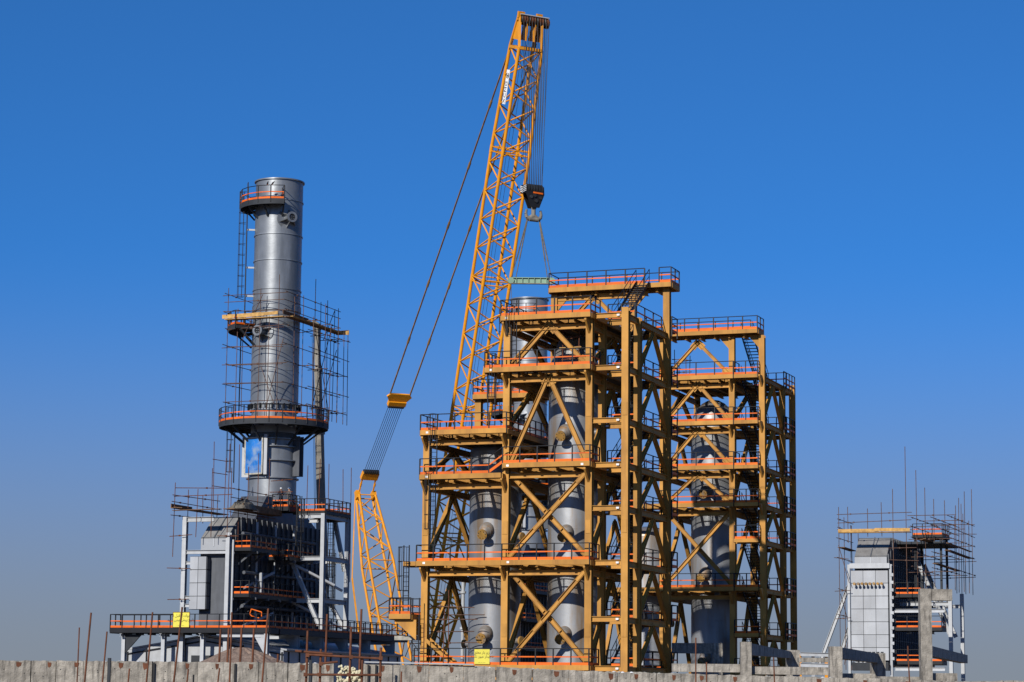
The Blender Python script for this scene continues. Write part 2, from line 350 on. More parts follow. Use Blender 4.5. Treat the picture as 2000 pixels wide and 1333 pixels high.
        pc('floor_beam', (u3,.25,z-.28), (u3,v1-.25,z-.28), .28, .4, 'tan', T, 'h'); pc('floor_beam', (u3,v1+.25,z-.28), (u3,v2-.25,z-.28), .28, .4, 'tan', T, 'h')
        pc('floor_beam', (u2,.25,z-.4), (u2,v1-.25,z-.4), .2, .3, 'tan', T, 'h')
        lo = 0.3 if i == 0 else LV[i-1]
        chevron(T, (u3,v1+.25,lo+.05), (u3,v2-.25,lo+.05), z-.5, .26)
        mb = MB().box((u2+.3, v1-.1, z-.05), (u3-.28, 3.5, z)).box((u2+.3, 8.55, z-.05), (u3-.28, v2+.9, z)).box((1.55, 3.5, z-.05), (u3-.28, 8.55, z))
        part('stair_landing', mb, 'grate', T)
        railing(T, [(u2+.3,v1+.3),(u3-.3,v1+.3)], z, step=1.1)
        railing(T, [(u3-.3,v1+.5),(u3-.3,v2-.4)], z, step=1.8, toe=False)
        railing(T, [(u2+.3,v2+.9),(u3+.5,v2+.9),(u3+.5,v2-.5)], z, step=1.1, toe=True)
        top = LV[i+1] if i < 7 else 31.5
        stair(T, (.95, 3.5, z), (.95, 8.55 if i < 7 else 9.2, top), 1.0)
    # ladders and the small landing beside the corner column
    ladder(T, (-11.3,-.55), 16.95, 20.05, (.3,-1)); ladder(T, (-11.3,-.55), 10.95, 16.95, (-.3,-1)); ladder(T, (-5.4,-.55), 24.28, 27.88, (-.4,-1))
    ladder(T, (-7.1,-.3), 20.05, 24.28, (.4,-1))
    deck(T, -14.1, -12.5, -1.3, .6, 7.3, open_front=0, depth=.35); railing(T, [(-12.5,.6),(-14.1,.6),(-14.1,-1.3),(-12.5,-1.3)], 7.3, step=.7)
    deck(T, -13.3, -12.32, -.8, .5, 10.93, open_front=0, depth=.3)
    ladder(T, (-13.05,-.9), 7.3, 10.95, (-.35,-1), cage0=1.6); ladder(T, (-12.25,-.95), 0, 7.3, (0,-1), cage=False)
    for s in (-1.0,.3): part('bracket', MB().prism([(-12.2,s,6.9),(-13.9,s,6.9),(-12.2,s,5.5)], (0,.12,0)), 'tan', T)
    stair(T, (-9.6,-.2,3.9), (-11.7,-.2,5.6), .9, 'tan', rails=False)
    for u, z in ((-11.8,10.8),(-11.7,16.78),(-11.7,19.88),(-5.7,17.42),(-7.0,24.1),(-5.9,27.7),(-5.6,10.8),(-11.9,3.7),(-.3,17.4)): pc('paint_mark', (u,-.985,z), (u+.18,-.985,z), .02, .14, 'white', T)
    q = G1.inv(904, 1200, v=8.6); PP = part('riser_pipe', MB().tube((q.x,8.6,0), (q.x,8.6,10.4), .13, 12).tube((q.x,8.6,6.6), (q.x+1.6,8.0,6.6), .1, 10), 'grey', T)
    for z in (2.6,6.6,9.2): part('pipe_flange', MB().tube((q.x,8.6,z-.08), (q.x,8.6,z+.08), .22, 14), 'grey', PP)
    return T, V1, V2
T1, VA, VB = tower_one()
def vessel(Gr, uc, vc, r, ztop, dome, label, nozzles, group=None, cone=False):
    T = thing('pressure_vessel', label, 'vessel', Gr.w(uc, vc), -TH, group)
    sh = part('shell', MB().lathe((0,0,0), [(r+.12,0),(r+.12,.3),(r,.34),(r,ztop)], 64), 'vessel', T)
    if cone: part('head', MB().lathe((0,0,ztop), [(r,0),(r*.99,.3),(r*.62,2.2),(r*.5,2.5),(.01,2.6)], 48), 'vessel', T)
    else: part('head', MB().dome((0,0,ztop), r, dome, 48), 'vessel', T)
    for k in range(1, int(ztop/2.6)):
        z = k*2.6+.4; part('weld_seam', MB().lathe((0,0,z), [(r+.001,-.02),(r+.006,0),(r+.001,.02)], 64), 'vessel', sh)
    for ang, z, kind in nozzles:
        d = Vector((math.cos(ang), math.sin(ang), 0)); b = d*(r-.1)
        if kind == 'big':
            e = (d+Vector((0,0,-.42))).normalized()
            N = part('nozzle', MB().lathe(b+Vector((0,0,z)), [(.50,-.15),(.53,.12),(.52,.3),(.45,.5),(.32,.68),(.21,.78),(.19,.95),(.23,1.12)], 24, e), 'nozzle', T)
            c = b+Vector((0,0,z))+e*1.1
            part('flange', MB().tube(c, c+e*.13, .37, 24), 'primer', N)
            for k in range(8):
                x, y, zz = axes(e); a = k*math.pi/4+.2; q = c+e*.13+x*.28*math.cos(a)+y*.26*math.sin(a); pc('bolt', q, q+e*.04, .05, .05, 'black', N, 'tube')
        else:
            N = part('nozzle', MB().tube(b+Vector((0,0,z)), b+d*.62+Vector((0,0,z)), .2, 16), 'vessel', T)
            c = b+d*.62+Vector((0,0,z)); part('flange', MB().tube(c, c+d*.16, .31, 20), 'primer' if kind == 'cap' else 'grey', N)
    return T
fr = -math.pi/2
vessel(G1, *VA, 19.0, .7, 'shorter grey cylindrical vessel with two large ochre nozzles in the front tan tower', [(fr+.02,13.4,'big'),(fr+.02,6.15,'big'),(-.35,12.9,'cap'),(-.35,5.6,'cap'),(math.pi*.95,5.4,'cap')])
vessel(G1, *VB, 24.6, 1.2, 'taller grey cylindrical vessel with three ochre nozzles in the middle bay of the tan tower', [(fr-.02,20.2,'big'),(fr+.05,13.15,'big'),(fr,6.1,'big'),(-.25,20.2,'sml'),(-.25,13.2,'sml'),(-.25,6.0,'sml')], cone=True)

G2 = Grid(*G1.w(0, 38.0)[:2])
def tower_two():
    T = thing('steel_tower', 'tan steel access tower behind the sunlit one, its lower half in shade', 'steel tower', G2.w(0,0), -TH)
    v1, v2 = 6.9, 10.6; u0, u1, u2, u3 = U
    tower_frame(T, [(u0,0,17.2),(u1,0,31.75),(u2,0,31.75),(u3,0,31.8),(u2,v1,28.4),(u3,v1,28.4),(u0,v2,17),(u1,v2,28.2),(u2,v2,28.2),(u3,v2,28.9)], v1, v2, None)
    V1 = (-8.75, 4.6, 1.87); V2 = (-2.88, 4.6, 1.95)
    for z in (10.85, 17.8): deck(T, -12.2, -6.1, -.9, v2+.3, z, hole=V1)
    for z, hole in ((10.85,V2),(17.8,V2),(20.92,V2),(24.65,V2),(28.5,None)):
        deck(T, -6.1, .3, -.9, v2-.2, z, hole=hole, open_front=3.3 if hole else 2.2); railing(T, [(-6.1,2),(-6.1,-.9),(.32,-.9),(.32,1)], z, step=1.5); railing(T, [(-6.1,v2-.2),(.3,v2-.2)], z, step=2)
        bracket(T, u2, -.25, z-.45)
        pc('floor_beam', (u1+.25,0,z-.84), (u2-.25,0,z-.84), .26, .34, 'tan', T, 'h')
        for u in (u1, u2): pc('floor_beam', (u,.25,z-.86), (u,v2-.25,z-.86), .3, .42, 'tan', T, 'h')
    for a, b in ((.2,10.85),(10.85,17.8),(17.8,24.65),(24.65,28.5)):
        for u in (u0,u1,u2):
            if u != u0 or b < 18.5: chevron(T, (u,.2,a+.1), (u,v2-.2,a+.1), b-1.0, .3)
        if a > 5 and b < 20:
            pc('brace', (u1+.25,.32,b-.7), (u2-.2,.32,a+.2), .3, .3, 'tan', T, 'h'); pc('brace', (u1+.25,-.04,a+.2), (u2-.2,-.04,b-.7), .3, .3, 'tan', T, 'h')
    for a, b in ((17.8,20.92),(20.92,24.65),(24.65,28.5),(28.5,32.05)): chevron(T, (u1+.25,0,a+.05), (u2-.2,0,a+.05), b-.6, .28)
    pc('floor_beam', (u1-.25,0,4.2), (u2-.2,0,4.2), .26, .4, 'tan', T, 'h')
    deck(T, -6.4, 2.4, -.9, 1.2, 32.25, open_front=0); railing(T, [(-6.4,-.9),(2.4,-.9),(2.4,1.2)], 32.25, step=1.3); railing(T, [(-6.4,1.2),(1.3,1.2)], 32.25, step=1.5)
    for u in (u2, u3): part('bracket', MB().prism([(u-.25, -.07, 31.85), (u-1.2, -.07, 31.85), (u-.25, -.07, 30.75)], (0,.14,0)), 'tan', T)
    L2 = [3.9, 7.05, 10.83, 14.8, 17.78, 20.9, 24.63, 28.48]
    for i, z in enumerate(L2):
        pc('floor_beam', (u2+.25,0,z-.2), (u3-.25,0,z-.2), .26, .36, 'tan', T, 'h'); pc('floor_beam', (u2+.25,v2,z-.28), (u3-.25,v2,z-.28), .26, .36, 'tan', T, 'h')
        pc('floor_beam', (u3,.25,z-.28), (u3,v1-.25,z-.28), .28, .4, 'tan', T, 'h'); pc('floor_beam', (u3,v1+.25,z-.28), (u3,v2-.25,z-.28), .28, .4, 'tan', T, 'h')
        lo = .3 if i == 0 else L2[i-1]
        chevron(T, (u3,.25,lo+.05), (u3,v1-.25,lo+.05), z-.5, .26)
        if i not in (3,): bracket(T, u3, -.25, z-.1)
        D = deck(T, u2+.33, u3-.2, -.8, 1.6, z, open_front=0, edges='f', depth=.3)
        part('stair_landing', MB().box((u2+.3, 6.6, z-.05), (u3-.28, v2, z)).box((1.55, 1.6, z-.05), (u3-.28, 6.6, z)), 'grate', T)
        railing(T, [(u2+.33,-.8),(u3-.2,-.8),(u3-.2,1.4)], z, step=1.0)
        railing(T, [(u2+.3,v1+.2),(u3+.3,v1+.2)], z, step=1.0, toe=False); railing(T, [(u3+.3,v1-.6),(u3+.3,v2-.3)], z, step=1.1)
        top = L2[i+1] if i < 7 else 32.25
        stair(T, (.95, 6.6, z), (.95, 1.2, top), 1.0)
    return V1, V2
VA2, VB2 = tower_two()
vessel(G2, *VA2, 15.4, .9, 'short grey vessel seen between the columns of the stair bay of the taller tower', [(fr,8.5,'big'),(-.3,8,'cap')])
vessel(G2, *VB2, 24.5, 2.6, 'grey domed vessel in the rear tan tower, lower half in shade', [(fr-.05,19.2,'big'),(fr-.12,12.2,'big'),(fr-.1,5.2,'big')])

# ------------------------------------------------------------------ heat recovery boilers with their exhaust stacks
def stack_thing(Gr, uc, vc, label, name='exhaust_stack', scale=1, bare=False):
    T = thing(name, label, 'exhaust stack', Gr.w(uc, vc), -TH)
    r = 2.22
    sh = part('shell', MB().lathe((0,0,0), [(r,19.2),(r,21.4)], 72).lathe((0,0,0), [(r+.02,21.4),(r+.02,25.0)], 72).lathe((0,0,0), [(r+.2,25.0),(r-.12,25.6),(r-.12,27.6)], 72).lathe((0,0,0), [(r,27.6),(r,36.9),(r+.07,37.0),(r+.07,37.5),(r,37.6),(r,49.45)], 72)
        .lathe((0,0,0), [(r-.06,49.45),(r-.06,40)], 72), 'stack', T)
    for z, dr, h in ((49.4,.14,.12),(47.45,.07,.10),(44.2,.07,.10),(41.75,.07,.10),(39.0,.07,.10),(36.6,.05,.07),(35.4,.03,.05),(31.4,.03,.05),(28.3,.10,.14),(27.75,.10,.14),(25.0,.30,.10),(24.3,.32,.08),(23.0,.32,.08),(21.4,.22,.10)):
        part('stiffener_ring', MB().lathe((0,0,z), [(r-.14,-h/2),(r+dr,-h/2),(r+dr,h/2),(r-.14,h/2)], 72), 'stack', sh)
    for k in range(26):                                              # bolted flange
        a = 2*math.pi*k/26; d = Vector((math.cos(a), math.sin(a), 0)); pc('flange_lug', d*(r+.02)+Vector((0,0,28.02)), d*(r+.26)+Vector((0,0,28.02)), .10, .5, 'rail', sh)
    def plat(z, ro, a0, a1, full=False, rs=1.2):
        n = max(8, int((a1-a0)/.13)); ri = r+.1
        D = part('round_platform', MB().lathe((0,0,z), [(ri,0),(ro,0),(ro,-.5),(ro-.06,-.5),(ro-.06,-.06),(ri,-.06)], n, None, a0, a1), 'dgrate', T)
        m = max(6, int((a1-a0)*ro/rs))
        P = [(ro*math.cos(a0+(a1-a0)*i/m), ro*math.sin(a0+(a1-a0)*i/m)) for i in range(m+1)]
        if not full: P = [(ri*math.cos(a0), ri*math.sin(a0))]+P+[(ri*math.cos(a1), ri*math.sin(a1))]
        railing(T, P, z, step=1.4, h=1.25)
        q = max(2, int((a1-a0)/.52))
        for i in range(q+(0 if full else 1)):
            a = a0+(a1-a0)*(i+.02)/q; d = Vector((math.cos(a), math.sin(a), 0))
            pc('strut', d*(ro-.5)+Vector((0,0,z-.45)), d*(r+.05)+Vector((0,0,z-.5-(ro-r)*.62)), .14, .16, 'dgrate', D)
            pc('radial_beam', d*(r+.05)+Vector((0,0,z-.25)), d*(ro-.1)+Vector((0,0,z-.25)), .1, .3, 'dgrate', D)
    plat(26.55, 5.05, 0, 2*math.pi, True)
    fc = R(-64)                                                      # local direction that looks at the camera's side
    plat(47.2, 3.65, R(-196), R(-57))
    plat(35.55, 4.45, R(-200), R(-122))
    a = R(-150); d = Vector((math.cos(a), math.sin(a), 0))
    ladder(T, d*(r+.75), 36.0, 47.5, (d.x, d.y), cage0=2.4, ext=1.8)
    ladder(T, Vector((math.cos(R(-165)), math.sin(R(-165)), 0))*(r+1.1), 27, 35.6, (-.9,-.4), cage=False)
    ladder(T, Vector((math.cos(R(-152)), math.sin(R(-152)), 0))*(r+1.35), 21.0, 27.2, (-.9,-.4), cage0=1.0)
    for z in (38.5, 41.2, 44.8): pc('ladder_bracket', d*(r-.05)+Vector((0,0,z)), d*(r+.75)+Vector((0,0,z)), .12, .16, 'grey', T)
    def port(ang, z):
        d = Vector((math.cos(ang), math.sin(ang), 0)); s = Vector((-d.y, d.x, 0)); c = d*(r)+Vector((0,0,z))
        P = part('port', MB().tube(c-d*.3, c+d*.95, .36, 24), 'stack', T)
        part('flange', MB().lathe(c, [(.30,.95),(.50,.95),(.50,1.08),(.30,1.08),(.30,.9)], 28, d), 'stack', P)
        part('base_disc', MB().lathe(c, [(1.0,-.22),(1.0,-.08),(.3,.03)], 28, d), 'stack', P)
        for k in range(3):
            o = (k-1)*.2; pc('grille_bar', c+d*1.0+s*o-Vector((0,0,.33)), c+d*1.0+s*o+Vector((0,0,.33)), .06, .05, 'black', P); pc('grille_bar', c+d*1.01+s*-.33+Vector((0,0,o)), c+d*1.01+s*.33+Vector((0,0,o)), .06, .05, 'black', P)
        for k in range(6):
            a2 = k*math.pi/3+.4; q = s*math.cos(a2)+Vector((0,0,math.sin(a2))); w = d.cross(q)*.03
            part('gusset', MB().prism([c+q*.3+d*.9-w, c+q*.95-d*.05-w, c+q*.3-d*.05-w], w*2), 'stack', P)
    port(R(-42), 45.6); port(R(-96), 34.9)
    # silencer section: stiffening fins, mottled blue cover sheet and side boxes
    for ang, w in ((R(-168),.35),(R(-78),.35),(R(-8),.3),(R(8),.25)):
        d = Vector((math.cos(ang), math.sin(ang), 0)); pc('fin', d*(r+.34)+Vector((0,0,21.6)), d*(r+.34)+Vector((0,0,25.3)), .3 if ang < R(-70) and ang > R(-100) else .1, .75, 'case' if ang < R(-70) else 'darkcase', T, 'box', (-d.y, d.x, 0))  # right-hand fins take the darker grey, their shade is in the colour
    an = R(-104); d = Vector((math.cos(an), math.sin(an), 0)); s = Vector((-d.y, d.x, 0)); c = d*(r+.5)
    fr = part('cover_sheet_frame', MB().bar(c-s*1.05+Vector((0,0,21.75)), c-s*1.05+Vector((0,0,24.95)), .14, .1).bar(c+s*1.0+Vector((0,0,21.75)), c+s*1.0+Vector((0,0,24.95)), .14, .1).bar(c-s*1.05+Vector((0,0,21.7)), c+s*1.05+Vector((0,0,21.7)), .1, .14).bar(c-s*1.05+Vector((0,0,25.0)), c+s*1.05+Vector((0,0,25.0)), .1, .14), 'frost', T)
    pc('cover_sheet', c+Vector((0,0,21.72)), c+Vector((0,0,24.98)), 2.0, .05, 'blue', fr, 'box', s)
    for q in (-1.1, 1.05): pc('side_box', c-d*.28+s*q+Vector((0,0,21.7)), c-d*.28+s*q+Vector((0,0,25)), .06, .5, 'darkcase', T, 'box', s)
    return T
H1 = Grid(-20.497, 205.0)
STU, STV = -6.8, 14.0
S1 = stack_thing(H1, STU, STV, 'tall silver exhaust stack with three dark platforms and a bright blue cover sheet')

def casing(T, ua, ub, va, vb, zt, box, rows=4, cols=2, z0=7.4):
    """boiler casing: ribbed side sheets, sloped nose, panelled front box"""
    zs = zt-2.05
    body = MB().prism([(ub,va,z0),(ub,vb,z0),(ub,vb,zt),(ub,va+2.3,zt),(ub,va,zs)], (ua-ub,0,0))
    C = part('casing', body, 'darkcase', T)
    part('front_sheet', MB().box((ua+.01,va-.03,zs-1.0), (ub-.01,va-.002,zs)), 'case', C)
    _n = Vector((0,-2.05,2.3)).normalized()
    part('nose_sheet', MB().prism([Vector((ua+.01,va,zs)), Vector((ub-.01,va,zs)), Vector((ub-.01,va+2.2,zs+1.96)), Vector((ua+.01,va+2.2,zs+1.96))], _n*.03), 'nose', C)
    v = va+.35
    while v < vb:
        top = zt if v > va+2.3 else zs+(v-va)/2.3*2.05
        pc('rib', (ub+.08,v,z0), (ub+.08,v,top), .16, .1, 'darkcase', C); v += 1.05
    z = z0+1.2
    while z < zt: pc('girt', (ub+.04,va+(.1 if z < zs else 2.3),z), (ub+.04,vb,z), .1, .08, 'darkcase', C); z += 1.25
    sl = Vector((0,2.3,2.05)).normalized(); nn = Vector((0,-2.05,2.3)).normalized()*.04
    um = (ua+ub)/2
    pc('nose_seam', (um,va,zs)+Vector(nn) if False else Vector((um,va,zs))+nn, Vector((um,va+2.3,zt))+nn, .10, .12, 'darkcase', C)
    for t in (.03,.48,.95): pc('nose_seam', Vector((ua+.02,va+2.3*t,zs+2.05*t))+nn, Vector((ub-.02,va+2.3*t,zs+2.05*t))+nn, .06, .07, 'darkcase', C)
    pc('nose_seam', (um,va-.03,zs-.7), (um,va-.03,zs), .09, .08, 'case', C)
    b0, b1, bz0, bz1, d = box
    P = part('front_box', MB().box((b0,va-d,bz0), (b1,va-.02,bz1)), 'rail', T)
    for i in range(cols):
        for k in range(rows):
            x0 = b0+(b1-b0)*i/cols+.02; x1 = b0+(b1-b0)*(i+1)/cols-.02; y0 = bz0+(bz1-bz0)*k/rows+.025; y1 = bz0+(bz1-bz0)*(k+1)/rows-.025
            part('panel', MB().box((x0,va-d-.05,y0), (x1,va-d-.003,y1)), 'case', P)
    for k in range(rows):
        y0 = bz0+(bz1-bz0)*k/rows+.05; y1 = bz0+(bz1-bz0)*(k+1)/rows-.05
        part('panel', MB().box((b1+.003,va-d+.04,y0), (b1+.04,va-.1,y1)), 'darkcase', P)  # side panels in the darker grey, side shade put into the colour
    return C
def boiler_one():
    T = thing('boiler', 'grey boiler with panelled nose and long orange-railed walkway below the tall stack', 'boiler', H1.w(0,0), -TH)
    ua, ub = -8.6, -4.95
    casing(T, -7.75, ub-.25, 2.0, 21.5, 17.2, (-8.35,-6.75,8.95,13.55,.75))
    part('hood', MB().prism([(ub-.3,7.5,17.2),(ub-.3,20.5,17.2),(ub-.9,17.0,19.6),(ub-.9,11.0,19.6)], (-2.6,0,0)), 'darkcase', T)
    # front frame columns and cross beams
    for u in (-9.05, -4.8):
        pc('column', (u,1.5,0), (u,1.5,17.1 if u < -6 else 15.6), .36, .4, 'grey', T, 'h')
    pc('column', (-9.35,1.9,0), (-9.35,1.9,17.1), .3, .3, 'grey', T, 'h')
    pc('beam', (-8.9,1.5,16.8), (-6.3,1.5,16.8), .3, .42, 'grey', T, 'h'); pc('beam', (-8.9,1.5,13.95), (-4.95,1.5,13.95), .3, .34, 'grey', T, 'h')
    for z in (13.0,10.0,9.3): pc('beam', (-8.9,1.5,z), (-8.4,1.5,z), .25, .28, 'grey', T, 'h')
    # main walkway
    zd = 7.35
    deck(T, -15.35, 0, 0, 1.9, zd, 'rail', 'dgrate', open_front=0, depth=.45)
    railing(T, [(-15.35,1.8),(-15.35,0),(0,0)], zd, step=1.15, h=1.15); railing(T, [(-15.2,1.8),(-9.6,1.8)], zd, step=1.6, h=1.15)
    deck(T, -2.0, 0, 1.95, 30.8, zd-.02, 'rail', 'dgrate', open_front=0, depth=.45, edges='rlb')
    railing(T, [(-.02,.05),(-.02,30.8)], zd-.02, step=1.3, h=1.15)
    railing(T, [(-1.95,12),(-1.95,30.8)], zd-.02, step=1.6, h=1.15)
    for v, full in ((.25,0),(6.3,0),(11.4,1),(16.75,1),(21.9,0),(27.8,0)):
        if full: pc('column', (-.32,v,0), (-.32,v,17.95), .36, .42, 'grey', T, 'h')
        else: pc('column', (-.3,v,0), (-.3,v,7.15 if v > 1 else 6.85), .34, .4, 'grey', T, 'h')
        pc('beam', (-.5,v-.02,6.7), (-4.6,v-.02,6.7), .26, .34, 'grey', T, 'h')
        part('knee_bracket', MB().prism([(-.42,v-.2,6.5),(-1.3,v-.2,6.5),(-.48,v-.2,5.2)], (0,.1,0)), 'grey', T)
    for u in (-14.3,-10.4,-6.6):
        pc('column', (u,.7,0), (u,.7,6.85), .34, .4, 'grey', T, 'h'); pc('beam', (u,.02,6.72), (u,1.7,6.72), .26, .26, 'grey', T, 'h')
    part('knee_bracket', MB().prism([(-14.1,.6,6.8),(-12.5,.6,6.8),(-12.75,.6,6.6),(-14.1,.6,5.2)], (0,.16,0)), 'dgrate', T)
    # right-hand braced frame
    for z in (17.72, 13.9, 10.1):
        pc('beam', (-.32,11.62,z), (-.32,16.55,z), .3, .42, 'grey', T, 'h')
        pc('beam', (-.5,11.4,z), (-3.9 if z < 17 else -3.0,11.4,z), .3, .38, 'grey', T, 'h'); pc('beam', (-.5,16.75,z), (-4.2,16.75,z), .3, .38, 'grey', T, 'h')
    for a, b, v in (((-.55,7.9),(-3.55,14.0),11.4),((-.55,7.9),(-3.3,12.2),16.75),((-.55,13.0),(-1.6,17.6),16.75)):
        pc('brace', (a[0],v,a[1]), (b[0],v,b[1]), .34, .34, 'grey', T, 'h')
    for a, b in (((-.4,14.2,11.6),(-3.6,11.2,13.6)),((-3.9,11.8,13.6),(-.6,16.4,11.2)),((-3.9,11.8,10.2),(-.6,16.4,7.8))): tube('brace', a, b, .13, 'grey', T)
    D = deck(T, -3.3, -.15, 11.3, 16.9, 18.2, 'rail', 'dgrate', open_front=0, depth=.25)
    railing(T, [(-3.3,11.35),(-.15,11.35),(-.15,16.9)], 18.2, step=.95); railing(T, [(-3.3,16.9),(-.2,16.9)], 18.2, step=1)
    # side platforms on the ribbed wall
    def side(u1, va, vb, z, front=True):
        deck(T, ub+.35, u1, va, vb, z, 'rail', 'dgrate', open_front=0, depth=.32)
        railing(T, [(ub+.4,va),(u1,va),(u1,vb)], z, step=1.0)
        for v in np.arange(va+1, vb, 2.4): pc('strut', (u1-.2,v,z-.3), (ub+.2,v,z-1.6), .14, .16, 'darkcase', T); pc('outrigger', (ub,v,z-.42), (u1+.25,v,z-.42), .22, .2, 'darkcase', T)
    side(-2.85, 1.9, 7.0, 14.35); side(-2.6, 9.0, 14.2, 13.95); side(-2.9, 1.9, 15.5, 10.35)
    deck(T, -4.6, -3.0, 9.6, 12.0, 18.5, 'rail', 'dgrate', open_front=0, depth=.4); railing(T, [(-4.6,9.6),(-3.0,9.6),(-3.0,12)], 18.5, step=.8)
    ladder(T, (-3.1,8.0), 10.35, 14.35, (.8,-.6)); ladder(T, (-3.1,8.0), 7.4, 10.35, (.8,-.6), cage=False); ladder(T, (-2.4,10.6), 14, 18.4, (.8,-.6)); ladder(T, (-1.0,14.5), 10.1, 17.9, (.6,-.8)); ladder(T, (-1.6,16.2), 7.4, 13.9, (.6,-.8))
    for a, b in (((-3.0,6.9,12.4),(-4.9,4.6,10.9)),((-3.0,6.9,8.8),(-4.9,4.6,7.6))): pc('strut', a, b, .25, .2, 'case', T)
    pc('downpipe', (-3.4,5.2,10.4), (-3.4,5.2,12.3), .24, .24, 'case', T); pc('downpipe', (-4.45,1.7,7.3), (-4.45,1.7,15.0), .2, .2, 'grey', T, 'tube')
    gp = [H1.inv(x, y, v=.5) for x, y in ((511,1206),(511,1196),(491,1190),(488,1200),(492,1204),(508,1208))]
    part('gate_frame', MB().poly(gp, .05, 6), 'orange', T)
    for u0_, z0_ in ((-3.9,9.3),(-3.8,12.2),(-4.0,15.6)): tube('header_pipe', (u0_,2.6,z0_), (u0_,17.5,z0_), .16, 'darkcase', T)
    for v_ in (5.6,9.4,13.2): tube('riser_pipe', (-4.1,v_,7.4), (-4.1,v_,16.8), .12, 'case', T)
    return T
B1 = boiler_one()
# low shed under the walkway
def shed():
    T = thing('shed', 'low pale sheet-metal shed with shallow pitched roof under the walkway', 'shed', H1.w(-7.2,2.15), -TH)
    w, L, ze, zr = 7.6, 26, 5.45, 6.6
    part('wall', MB().prism([(-w,0,0),(w,0,0),(w,0,ze),(0,0,zr),(-w,0,ze)], (0,L,0)), 'grey', T)
    for s in (-1, 1): pc('roof', (s*(w+.3),L/2,ze+.05), (0,L/2,zr+.14), L-.06, .14, 'case', T, 'box', (0,1,0))
    for k in range(9):
        u = -w+.1+k*(2*w-.2)/8; pc('mullion', (u,-.05,0), (u,-.05,zr-abs(u)/w*(zr-ze)-.15), .12, .1, 'rail', T)
    for s in (-1, 1): pc('eave_trim', (s*w,-.06,ze-.35), (0,-.06,zr-.35), .1, .12, 'rail', T)
    part('door', MB().box((-1.2,-.12,.2), (1.2,-.05,5.0)), 'dgrate', T)
    for k in range(12): pc('mullion', (w+.04,1+k*2.2,0), (w+.04,1+k*2.2,ze-.1), .1, .14, 'rail', T)
shed()

# second boiler stack behind the tower, third boiler at the right
H2 = Grid(*H1.w(0, 70)[:2])
S2 = stack_thing(H2, STU, STV, 'silver exhaust stack seen behind the sunlit tan tower under the lifting beam')
tp = MB(); rr = random.Random(3)
n = 40
ringv = []
for i in range(n):
    a = 2*math.pi*i/n
    ringv.append([(5.3+.12*rr.random())*math.cos(a), (5.3+.12*rr.random())*math.sin(a)])
vs = [(x*.97, y*.97, 28.2+.1*rr.random()) for x, y in ringv]+[(x, y, 26.3-.5*rr.random()) for x, y in ringv]+[(x*.985, y*.985, 26.3) for x, y in ringv]
tp.add(vs, [(i, (i+1) % n, n+(i+1) % n, n+i) for i in range(n)]+[(n+i, n+(i+1) % n, 2*n+(i+1) % n, 2*n+i) for i in range(n)])
t_ = part('tarpaulin', tp, 'tarp'); t_.location = H2.w(STU, STV, 1.1); t_.rotation_euler = (0,0,-TH); tag(t_, 'grey green tarpaulin wrapped round the ring platform of the rear stack', 'tarpaulin')
T = thing('boiler', 'dark boiler casing standing behind the tan tower, under the rear silver stack', 'boiler', H2.w(0,0), -TH)
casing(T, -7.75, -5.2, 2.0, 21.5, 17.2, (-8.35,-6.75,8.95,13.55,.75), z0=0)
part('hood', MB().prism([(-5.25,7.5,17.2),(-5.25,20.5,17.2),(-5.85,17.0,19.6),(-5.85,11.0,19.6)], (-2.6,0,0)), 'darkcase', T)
for z in (7.3, 10.6, 13.9):
    deck(T, -4.8, -2.6, 2, 18, z, 'rail', 'dgrate', open_front=0); railing(T, [(-4.8,2),(-2.6,2),(-2.6,18)], z, step=1.6)
for u in (-9.05,-4.8): pc('column', (u,1.5,0), (u,1.5,17), .36, .4, 'grey', T, 'h')

